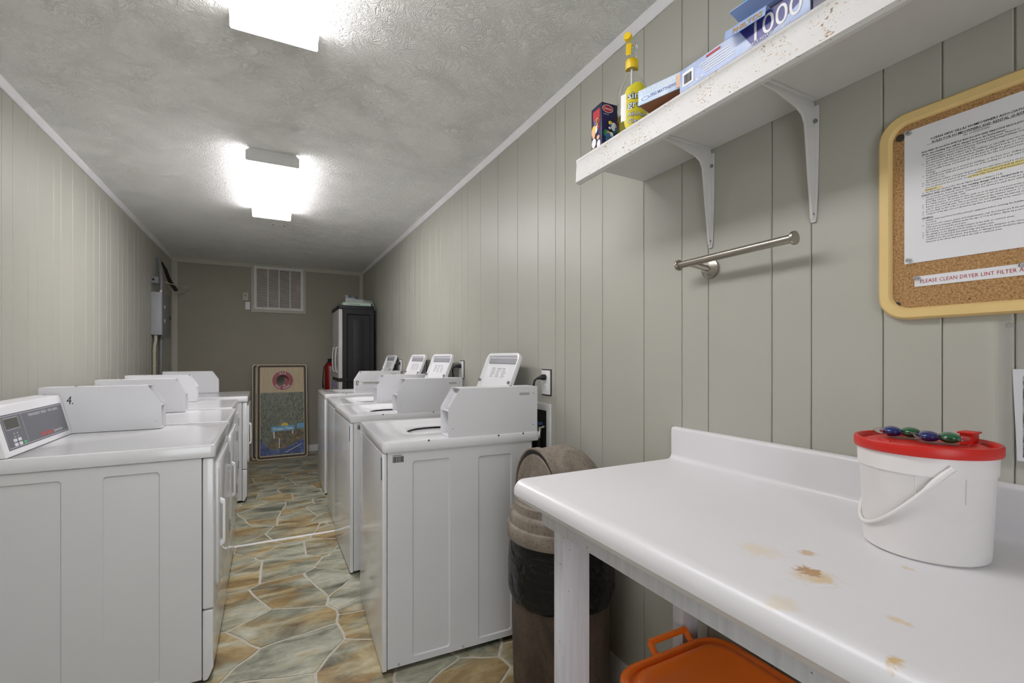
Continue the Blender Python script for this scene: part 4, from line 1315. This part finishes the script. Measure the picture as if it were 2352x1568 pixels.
# rules sheet
t = thing('notice_sheet', 'white rules sheet in small type with yellow highlighting on the cork board', 'notice', (0, 0, 0))
PW, PT, PBm = 0.476, 1.711, 1.4405
MB().box(xb-0.0006, xb, 0.262, PW, PBm, PT).build('sheet', 'paper', t)
xt = xb-0.0009
XD, YD = (0, -1, 0), (0, 0, 1)
ink = MB(); bold = MB()
pc = 0.366
text(bold, 'OCEAN VIEW VILLAS HOMEOWNERS ASSOCIATION', 0.0058, (xt, pc, 1.6785), XD, YD, bold=True, align='CENTER', res=1)
text(bold, 'RULES FOR HOMEOWNERS AND RENTAL GUESTS', 0.0058, (xt, pc, 1.6715), XD, YD, bold=True, align='CENTER', res=1)
rect(bold, (xt, pc+0.073, 1.6704), XD, YD, 0.146, 0.0005)
text(ink, '(As of 09/21/2020)', 0.0048, (xt, pc, 1.6655), XD, YD, align='CENTER', res=1)
RULES = [
 ('b', 'REQUIRED BY NORTH MYRTLE BEACH LAW AND FIRECODE REGULATIONS'),
 ('bi', '(Note: Any resulting fines will be charged back to the homeowner)'),
 ('1', 'Smoking/vaping is only permitted at the designated parking areas. There is no'),
 ('', 'smoking/vaping permitted on the balconies, building steps/landings/hallways or pool area'),
 ('', '(per North Myrtle Beach ordinance 12-42)'),
 ('2', 'No obstructions can be stored or left in the hallways or especially under the stairwells. This'),
 ('', 'includes chairs, umbrellas, beach gear/toys, kayaks, paddle/surf boards, etc. These items'),
 ('', 'cannot be left in the common areas or on the grass as it kills the grass in hot weather.'),
 ('', 'Kayaks, paddle boards, surf boards can be stored by the bike rack located between the'),
 ('', 'buildings.'),
 ('3', 'No grilling on balconies, in or around the buildings, or the front door. Grilling is allowed in'),
 ('', 'designated areas. Grills are located at the top of the parking lot on both sides for owners'),
 ('', 'and guests to use.'),
 ('4', 'The maximum number of people sleeping in any one unit when rented is six people.'),
 ('5', 'Pets are to be on a leash at all times. Pet owners are required to pick up all pet waste. Pets'),
 ('', 'are not allowed in the pool area. Ocean View Villas does not allow homeowners/renters to'),
 ('', 'bring pets.'),
 ('6', 'No fireworks allowed (Per North Myrtle Beach ordinance 11-8)'),
 ('b', 'PARKING AND ACCESS: (Note: Any resulting damage will be charged back to the homeowner)'),
 ('1', 'No motorcycles, mopeds, motorbikes, trailers, golf carts, jet skis or boats are allowed in the'),
 ('', 'parking lot by renters at any time. Owners are not allowed to park those vehicles in our lot'),
 ('', 'from May 1st thru September 30th'),
 ('2', 'For Safety reasons, do not block exits, push on or sit anyone over pool access gates.'),
 ('3', 'Renters and owners are asked to limit the number of cars in the parking lot since we have'),
 ('', 'only 51 spaces and 48 units. This is most important in the Summer season. (1 car per unit)'),
 ('4', 'Do not climb on the rocks or over the fence. Do not climb over the balcony railings.'),
 ('5', 'Campers of any type are not allowed at any time in our parking lot by owners or renters.'),
 ('s', ''),
 ('b', 'GENERAL:'),
 ('1', 'Always clean sand from feet/shoes/beach equipment before entering the building or the'),
 ('', 'pool area.'),
 ('2', 'Our pool is for owners, guests and rental tenants only. Pool hours are 8 am until 11 pm. An'),
 ('', 'adult must accompany children under the age of 13 at all times. Abide by pool rules as'),
 ('', 'posted in and around the pool area.'),
 ('3', 'No running, loud music or unruly behavior in the halls or common areas.'),
 ('4', 'No signage is to be displayed from inside or outside units.'),
 ('5', 'Garbage is to be placed in tied plastic bags and put in the dumpster at the street. Recycle'),
 ('', 'containers are also at the street. Any broken or damaged items should be taken to the'),
 ('', 'dumpster at the street and not left in the hall or common areas.')]
z = 1.6575
hl = MB()
for kind, s in RULES:
    if kind == 's':
        z -= 0.002
        continue
    if kind in ('b', 'bi'):
        z -= 0.0006
        text(bold, s, 0.0044, (xt, 0.4475, z), XD, YD, bold=True, res=1, shear=0.2 if kind == 'bi' else 0)
    else:
        if kind:
            text(ink, kind+'.', 0.004, (xt, 0.446, z), XD, YD, res=1)
        text(ink, s, 0.0042, (xt, 0.4405, z), XD, YD, res=1)
    if s.startswith('Pets are'):
        rect(hl, (xb-0.00075, 0.363, z-0.0012), XD, YD, 0.095, 0.0048)
    if s.startswith('are not allowed in the pool'):
        rect(hl, (xb-0.00075, 0.377, z-0.0012), XD, YD, 0.108, 0.0048)
    if s.startswith('bring pets'):
        rect(hl, (xb-0.00075, 0.4425, z-0.0012), XD, YD, 0.027, 0.0048)
    z -= 0.00475
flat(hl, 'highlighting', 'hilite', t)
flat(ink, 'printed_text', 'blackprint', t)
flat(bold, 'bold_text', 'blackprint', t)
# lint filter strip
t = thing('notice_strip', 'long white paper strip with red dryer lint filter lettering', 'notice', (0, 0, 0))
MB().box(xb-0.0006, xb, 0.255, 0.459, 1.392, 1.4125).build('sheet', 'paper', t)
p = MB(); text(p, 'PLEASE CLEAN DRYER LINT FILTER AFTER USE', 0.0098, (xt, 0.450, 1.3985), XD, YD, res=2, bold=False, sx=0.86, spacing=1.05); flat(p, 'red_lettering', 'redart', t)
def pin(y, z, label):
    p = thing('push_pin', label, 'push pin', (xb-0.0007, y, z), 0, 'clear push pins on the notices')
    MB().tube([(0, 0, 0), (-0.002, 0, 0), (-0.003, 0, 0), (-0.007, 0, 0), (-0.009, 0, 0)], [0.0045, 0.0045, 0.0028, 0.0028, 0.0042], 14).build('pin_head', 'film', p, smooth=40)
    MB().tube([(-0.0002, 0, 0), (-0.008, 0, 0)], 0.0007, 6).build('needle', 'chrome', p)
pin(0.468, 1.706, 'clear push pin at the upper corner of the rules sheet')
pin(0.467, 1.446, 'clear push pin at the lower corner of the rules sheet')
pin(0.453, 1.408, 'clear push pin at the left end of the lint filter strip')
pin(0.306, 1.409, 'clear push pin over the end of the lint filter lettering')

# clear sleeve with a flyer
t = thing('plastic_sleeve', 'clear plastic sleeve with pinned corner hanging under the cork board', 'sleeve', (0, 0, 0))
gx = XR-0.0045
sv = MB(); ny, nz_ = 10, 16; Lp = []
for j in range(nz_+1):
    zz = 1.318-0.262*j/nz_
    Lp.append([(gx-0.003-0.0022*(1+noise.noise(Vector((i*0.7, zz*32, 2)))), 0.337-0.23*i/ny, zz) for i in range(ny+1)])
sv.loops(Lp, False, False, closed=False); sv.build('film', 'film', t, smooth=60)
MB().disc((gx-0.004, 0.322, 1.306), (-1, 0, 0), 0.005, 12, 0.006).build('pin', 'film', t)
t = thing('flyer', 'white flyer with a black and white photo at the right edge', 'flyer', (0, 0, 0))
fl = MB(); fl.add([(gx-0.0003, 0.3215, 1.229), (gx-0.0003, 0.10, 1.229), (gx-0.0003, 0.10, 1.066), (gx-0.0003, 0.3155, 1.068), (gx+0.0003, 0.3215, 1.229), (gx+0.0003, 0.10, 1.229), (gx+0.0003, 0.10, 1.066), (gx+0.0003, 0.3155, 1.068)],
                  [(0, 1, 2, 3), (4, 7, 6, 5), (0, 4, 5, 1), (1, 5, 6, 2), (2, 6, 7, 3), (3, 7, 4, 0)])
fl.build('sheet', 'paper', t)
p = MB(); rect(p, (gx-0.0005, 0.3085, 1.075), XD, YD, 0.18, 0.142); flat(p, 'photo_print', 'bwprint', t)

# ------------------------------------------------------------------ far end: vent, switches, boards, cabinet, extinguisher
t = thing('wall_vent', 'white louvred return air grille high on the far wall', 'vent', (0.115, YB, 2.11))
f = MB()
f.prism([(-0.315, -0.29), (0.315, -0.29), (0.315, 0.268), (0.285, 0.268), (0.285, -0.255), (-0.285, -0.255), (-0.285, 0.268), (-0.315, 0.268)], 'y', -0.020, 0)
f.build('surround', 'trimback', t)
f = MB()
ring_frame(f, 'y', -0.032, -0.001, (-0.284, 0.284, -0.254, 0.292), (-0.254, 0.254, -0.226, 0.262))
f.build('grille_frame', 'slatwhite', t)
MB().box(-0.254, 0.254, -0.004, -0.001, -0.226, 0.262).build('filter', 'rustback', t)
s = MB()
for k in range(34):
    z = -0.222+0.0143*k
    s.prism([(-0.026, z), (-0.012, z+0.007), (-0.012, z+0.009), (-0.026, z+0.0065)], 'x', -0.254, 0.254)
so = s.build('louvre_slats', 'slatwhite', t); so['kind'] = 'stuff'
for x in (-0.128, 0.0, 0.128):
    MB().box(x-0.006, x+0.006, -0.030, -0.005, -0.226, 0.262).build('divider', 'slatwhite', t)
t = thing('thermostat_box', 'small beige control box beside the wall vent', 'switch box', (-0.262, YB, 2.01))
MB().box(-0.032, 0.032, -0.03, 0, -0.05, 0.05).build('box', 'trimback', t, bevel=0.003)
MB().disc((0, -0.03, 0.01), (0, -1, 0), 0.006, 10, 0.002).build('knob', 'dark', t)
w = MB(); w.tube([(0.02, -0.01, 0.05), (0.028, -0.008, 0.09), (0.034, -0.006, 0.14)], 0.004, 6); w.build('wire', 'cream', t)
t = thing('switch_box', 'small white switch box below the beige control box', 'switch box', (-0.238, YB, 1.895))
MB().box(-0.026, 0.026, -0.03, 0, -0.05, 0.05).build('box', 'outlet', t, bevel=0.003)
MB().box(-0.006, 0.006, -0.038, -0.03, -0.012, 0.012).build('toggle', 'lidplastic', t)

def game_board(loc, label, tilt):
    t = thing('bean_bag_board', label, 'game board', loc, 0, 'bean bag toss boards')
    t.rotation_euler = (math.radians(-tilt), 0, 0)
    hw, hh, th = 0.285, 0.585, 0.019
    n = 28
    hx, hz = 0.005, 0.965
    hole = [(hx+0.072*math.cos(2*math.pi*k/n), hz+0.072*math.sin(2*math.pi*k/n)) for k in range(n)]
    outer = rrect(0, hh, hw, hh, 0.03, 5)
    pl = MB()
    for y, in ((0.0,), (th,)):
        bm = bmesh.new(); ed = []
        for lp in (outer, hole):
            vs = [bm.verts.new((u, w_, 0)) for u, w_ in lp]
            for i in range(len(vs)):
                ed.append(bm.edges.new((vs[i], vs[(i+1) % len(vs)])))
        bmesh.ops.triangle_fill(bm, use_beauty=True, edges=ed, normal=(0, 0, 1)); bm.verts.index_update()
        pl.add([(v.co.x, y, v.co.y) for v in bm.verts], [tuple(v.index for v in f.verts) for f in bm.faces]); bm.free()
    for lp in (outer, hole):
        pl.loops([[(u, 0, w_) for u, w_ in lp], [(u, th, w_) for u, w_ in lp]], False, False)
    bo = pl.build('deck_board', 'birch', t)
    e = MB()
    ring_frame(e, 'y', th, th+0.04, (-hw+0.01, hw-0.01, 0.01, 2*hh-0.01), (-hw+0.03, hw-0.03, 0.03, 2*hh-0.03))
    e.build('apron', 'boardedge', t)
    # printed border, ring and picture
    def ring(o, i, m, y, nm):
        q = MB(); q.loops([[(u, y, w_) for u, w_ in o], [(u, y, w_) for u, w_ in i]], False, False); q.build(nm, m, t, recalc=False)
    ring(rrect(0, hh, hw-0.012, hh-0.012, 0.025, 5), rrect(0, hh, hw-0.036, hh-0.036, 0.012, 5), 'boardframe', -0.0006, 'border')
    ro = MB(); ro.loops([[(hx+0.118*math.cos(2*math.pi*k/n), -0.0012, hz+0.118*math.sin(2*math.pi*k/n)) for k in range(n)], [(hx+0.0735*math.cos(2*math.pi*k/n), -0.0012, hz+0.0735*math.sin(2*math.pi*k/n)) for k in range(n)]], False, False)
    ro = ro.build('hole_ring', 'boardred', t, recalc=False)
    tx = MB()
    def arc_text(s, r, a_mid, step, size, up):
        for i, c in enumerate(s):
            k = i-(len(s)-1)/2
            a = math.radians(a_mid + (-k if up else k)*step)
            p = Vector((hx+r*math.cos(a), -0.002, hz+r*math.sin(a)))
            yd = Vector((math.cos(a), 0, math.sin(a))) * (1 if up else -1)
            xd = Vector((yd.z, 0, -yd.x))
            text(tx, c, size, p-yd*size*0.35, xd, yd, bold=True, align='CENTER')
    arc_text('ACE', 0.095, 90, 17, 0.034, True); arc_text('REC ZONE', 0.095, 270, 14, 0.032, False)
    flat(tx, 'lettering', 'whiteprint', ro)
    pic = MB(); rect(pic, (-0.243, -0.0008, 0.05), (1, 0, 0), (0, 0, 1), 0.486, 0.765); po = flat(pic, 'printed_picture', 'foliage', t)
    s = MB(); s.add([(-0.243, -0.0012, 0.05), (0.243, -0.0012, 0.05), (0.243, -0.0012, 0.24), (0.15, -0.0012, 0.18), (0.0, -0.0012, 0.115), (-0.12, -0.0012, 0.11), (-0.19, -0.0012, 0.17), (-0.243, -0.0012, 0.26)], [tuple(range(8))]); flat(s, 'road_print', 'roadprint', po)
    s = MB(); s.add([(-0.17, -0.0011, 0.14), (0.0, -0.0011, 0.11), (0.13, -0.0011, 0.17), (0.243, -0.0011, 0.24), (0.243, -0.0011, 0.33), (0.1, -0.0011, 0.36), (-0.1, -0.0011, 0.32)], [tuple(range(7))]); flat(s, 'shrub_print', 'shrubprint', po)
    s = MB(); rect(s, (-0.125, -0.0016, 0.335), (1, 0, 0.03), (0, 0, 1), 0.262, 0.062); rect(s, (0.165, -0.0016, 0.36), (1, 0, 0.05), (0, 0, 1), 0.078, 0.06); flat(s, 'sign_print', 'signblue', po)
    s = MB(); text(s, 'Ocean View', 0.05, (0.005, -0.002, 0.352), (1, 0, 0.03), (0, 0, 1), bold=True, align='CENTER', sx=0.92); 
    rect(s, (-0.10, -0.002, 0.25), (1, 0, 0), (0, 0, 1), 0.012, 0.085); rect(s, (0.108, -0.002, 0.30), (1, 0, 0), (0, 0, 1), 0.012, 0.04); rect(s, (-0.04, -0.002, 0.13), (1, 0, 0), (0, 0, 1), 0.008, 0.12)
    rect(s, (0.03, -0.002, 0.07), (0.9, 0, 0.45), (0, 0, 1), 0.2, 0.006)
    flat(s, 'white_print', 'whiteprint', po)
    s = MB(); s.add([(0.025+0.042*math.cos(math.pi*k/10), -0.0018, 0.402+0.035*math.sin(math.pi*k/10)) for k in range(11)], [tuple(range(11))]); flat(s, 'sun_print', 'yelart', po)
    return t
game_board((0.148, 6.385, 0.003), 'front bean bag toss board with printed sign picture, leaning at the far wall', 9.0)
game_board((0.098, 6.462, 0.003), 'bean bag toss board half hidden behind the front one', 9.0)

# tall cabinet
t = thing('storage_cabinet', 'tall black plastic cabinet with light grey doors in the far corner', 'cabinet', (0.72, 5.75, 0))
cw, cd, chh = 0.40, 0.68, 1.86      # depth in x, width in y
b = MB()
outer = [(0.045, 0.02), (cw, 0.02), (cw, chh-0.04), (0.045, chh-0.04)]
plate_holes(b, outer, [rrect(0.225, 1.20, 0.135, 0.56, 0.012, 3), rrect(0.225, 0.32, 0.135, 0.24, 0.012, 3)], lambda u, w_, k: (u, k, w_), 0.012, 0.012)
b.add([(cw, 0, 0.02), (cw, cd, 0.02), (cw, cd, chh-0.04), (cw, 0, chh-0.04)], [(0, 1, 2, 3)]); b.add([(0.045, cd, 0.02), (cw, cd, 0.02), (cw, cd, chh-0.04), (0.045, cd, chh-0.04)], [(3, 2, 1, 0)])
b.add([(0.045, 0, 0.02), (0.045, cd, 0.02), (0.045, cd, chh-0.04), (0.045, 0, chh-0.04)], [(0, 1, 2, 3)])
b.build('carcass', 'blackcab', t, recalc=False)
tr = MB(); tr.box(0.165, 0.285, 0.0085, 0.0105, 0.70, 1.70); tr.build('side_panel_relief', 'blackcab', t, bevel=0.001)
MB().box(0.0, cw+0.006, -0.006, cd+0.006, chh-0.04, chh).build('top', 'blackcab', t, bevel=0.008)
MB().box(0.01, cw, 0.0, cd, 0.0, 0.06).build('plinth', 'blackcab', t, bevel=0.004)
for a in (0.004, cd/2+0.002):
    d = MB(); d.box(0.0, 0.044, a, a+cd/2-0.006, 0.065, chh-0.045)
    do = d.build('door', 'greydoor', t, bevel=0.012, seg=3)
    yy = a+0.09 if a < 0.1 else a+0.03
    h = MB(); h.tube([(0.0, yy, 1.07), (-0.02, yy, 1.09), (-0.026, yy, 1.17), (-0.024, yy, 1.28), (-0.016, yy, 1.36), (0.0, yy, 1.37)], 0.009, 8); h.build('handle', 'greydoor', do, smooth=50)
st = MB(); st.box(-0.004, 0.046, -0.004, cd*0.8, 0.965, 1.005); st.box(0.046, cw, -0.006, -0.001, 0.965, 1.005); st.build('strap', 'black', t)
lk = MB(); lk.box(-0.03, -0.006, 0.14, 0.175, 0.90, 0.95); lo = lk.build('padlock', 'violet', t, bevel=0.003)
sh = MB(); sh.tube([(-0.018, 0.148, 0.948), (-0.018, 0.148, 0.975), (-0.018, 0.157, 0.982), (-0.018, 0.167, 0.975), (-0.018, 0.167, 0.948)], 0.003, 6); sh.build('shackle', 'chrome', lo)
# things on top of the cabinet
t = thing('flat_package', 'pale green flat package on top of the black cabinet', 'package', (0.77, 5.77, 1.861))
MB().box(0.0, 0.32, 0.0, 0.2, 0.0, 0.035).build('package', 'mint', t, bevel=0.004)
p = MB(); rect(p, (0.05, -0.0006, 0.010), (1, 0, 0), (0, 0, 1), 0.14, 0.012); flat(p, 'print', 'greyprint', t)
t = thing('plastic_bag', 'crumpled translucent plastic bag on the pale green package', 'bag', (0.79, 5.80, 1.897))
g = MB(); L = []
for i in range(15):
    u = i/14
    row = []
    for k in range(13):
        a = math.pi*k/12
        r = 0.095*math.sin(math.pi*min(1, u*0.9+0.1))**0.4*(1+0.35*noise.noise(Vector((u*7, k*0.7, 1.3))))
        zz = 0.085*math.sin(a)*(1-0.55*u)*(1+0.5*noise.noise(Vector((u*5, k*0.5, 6.1))))
        row.append((0.02+0.36*u, 0.09-r*math.cos(a), 0.002+max(0, zz) - (0.085*max(0, u-0.85)/0.15 if u > 0.85 else 0)))
    L.append(row)
g.loops(L, False, False, closed=False); g.build('film', 'bagfilm', t, smooth=80)
p = MB()
for x, z in ((0.06, 0.075), (0.13, 0.062)):
    ell(p, (x, -0.006, z), (1, 0, 0), (0, 0, 1), 0.014, 0.012, 12)
flat(p, 'print_spot', 'bluebadge', t, True)
# extinguisher
t = thing('fire_extinguisher', 'red fire extinguisher with pale label standing by the cabinet', 'fire extinguisher', (0.715, 6.58, 0.0))
st = MB(); st.box(-0.09, 0.10, -0.09, 0.09, 0.0, 0.04); st.box(-0.07, 0.08, -0.07, 0.07, 0.04, 0.70); st.build('stand', 'conduit', t, bevel=0.004)
MB().lathe([(0.062, 0.70), (0.066, 0.71), (0.066, 1.12), (0.055, 1.155), (0.03, 1.175), (0.018, 1.185)], 28).build('cylinder', 'redpaint', t, smooth=40)
lb = MB(); lb.loops([[(0.0668*math.cos(math.radians(a)), 0.0668*math.sin(math.radians(a)), z) for a in range(262, 352, 9)] for z in (0.80, 1.13)], False, False, closed=False); lb.build('label', 'greyprint', t, smooth=60, recalc=False)
v = MB(); v.tube([(0, 0, 1.18), (0, 0, 1.215)], 0.018, 12); v.tube([(-0.03, 0, 1.215), (0.09, -0.01, 1.235)], 0.010, 8); v.tube([(-0.02, 0, 1.205), (0.08, -0.01, 1.205)], 0.006, 8); v.build('valve', 'black', t, smooth=40)
h = MB(); h.tube([(-0.02, 0, 1.20), (-0.075, -0.01, 1.12), (-0.09, -0.01, 0.95), (-0.088, -0.01, 0.85)], [0.006, 0.006, 0.007, 0.011], 8); h.build('hose', 'black', t, smooth=60)

# ------------------------------------------------------------------ electrical gear on the left wall
t = thing('electrical_panel', 'grey electrical panel box with round knockouts on the left wall', 'electrical box', (XL+0.0035, 5.655, 1.47))
MB().box(0.0, 0.085, 0.0, 0.42, 0.0, 0.42).build('box', 'greybox', t, bevel=0.002)
dr = MB(); dr.box(0.086, 0.091, 0.004, 0.44, -0.02, 0.425); do = dr.build('door', 'conduit', t, bevel=0.001)
c = MB(); c.box(0.091, 0.094, 0.10, 0.13, 0.27, 0.30); c.box(0.091, 0.094, 0.10, 0.13, 0.13, 0.16); c.build('label', 'outlet', do, split=True)
MB().box(0.091, 0.10, 0.36, 0.40, 0.17, 0.21).build('latch', 'black', do)
for x, z, r in ((0.043, 0.355, 0.03), (0.043, 0.065, 0.028), (0.026, 0.285, 0.014), (0.058, 0.26, 0.014), (0.058, 0.22, 0.014), (0.026, 0.165, 0.014), (0.058, 0.155, 0.013), (0.026, 0.135, 0.013)):
    k = MB(); k.tube([(x, 0.0, z), (x, -0.0015, z)], r, 20); ko = k.build('knockout', 'greybox', t)
    if r > 0.02:
        MB().tube([(x, -0.0015, z), (x, -0.003, z)], r*0.68, 20).build('knockout_centre', 'greybox', ko)
t = thing('junction_box', 'small grey junction box with a dark hole above the electrical panel', 'junction box', (XL+0.0035, 5.655, 1.975))
MB().box(0.0, 0.058, 0.0, 0.10, 0.0, 0.065).build('box', 'conduit', t, bevel=0.002)
MB().disc((0.018, 0.0, 0.036), (0, -1, 0), 0.011, 14, 0.001).build('hole', 'dark', t)
xc = XL+0.0035
t = thing('conduit_pipe', 'grey conduit rising from the electrical panel to the ceiling corner', 'conduit', (xc, 5.80, 1.893))
MB().tube([(0.055, 0, 0.0), (0.055, 0, 0.03)], 0.024, 16).build('connector', 'chrome', t)
MB().tube([(0.055, 0, 0.03), (0.055, 0, 0.12), (0.045, 0.03, 0.24), (0.028, 0.05, 0.36)], 0.0185, 14).build('pipe', 'conduit', t, smooth=50)
t = thing('dark_cable', 'dark thick cable slanting beside the grey conduit', 'cable', (xc, 6.0, 2.02))
MB().tube([(0.03, 0.0, 0.22), (0.04, 0.12, 0.17), (0.05, 0.2, 0.10), (0.06, 0.3, 0.05), (0.075, 0.5, 0.0)], [0.008, 0.016, 0.018, 0.02, 0.022], 10).build('cable', 'black', t, smooth=50)
t = thing('thin_wire', 'thin pale wire looping in front of the corner board', 'wire', (xc, 5.85, 1.98))
MB().tube([(0.06, 0.0, 0.04), (0.12, 0.25, 0.045), (0.19, 0.55, 0.06), (0.20, 0.62, 0.06), (0.15, 0.66, 0.02), (0.06, 0.72, 0.0)], 0.005, 6).build('wire', 'cream', t, smooth=60)
t = thing('cream_conduit', 'cream painted conduit running down from the electrical panel', 'conduit', (xc, 5.69, 0.0))
MB().tube([(0.032, 0, 1.468), (0.032, 0, 1.42), (0.022, 0, 1.36), (0.02, 0, 1.30), (0.02, 0, 0.2)], 0.0145, 12).build('pipe', 'cream', t, smooth=50)
for z in (1.31, 1.16):
    MB().tube([(0.02, -0.001, z-0.007), (0.02, -0.001, z+0.007)], 0.019, 12).build('coupling', 'cream', t)
t = thing('grey_conduit', 'grey conduit running down beside the cream one', 'conduit', (xc, 5.80, 0.0))
MB().tube([(0.058, 0, 1.468), (0.055, 0, 1.40), (0.05, 0, 1.0), (0.05, 0, 0.2)], 0.019, 14).build('pipe', 'conduit', t, smooth=50)
t = thing('flat_strut', 'flat grey mounting strut on the wall beside the conduits', 'strut', (xc, 5.98, 0.6))
MB().box(0.0, 0.04, 0.0, 0.05, 0.0, 0.85).build('strut', 'wall', t, bevel=0.002)
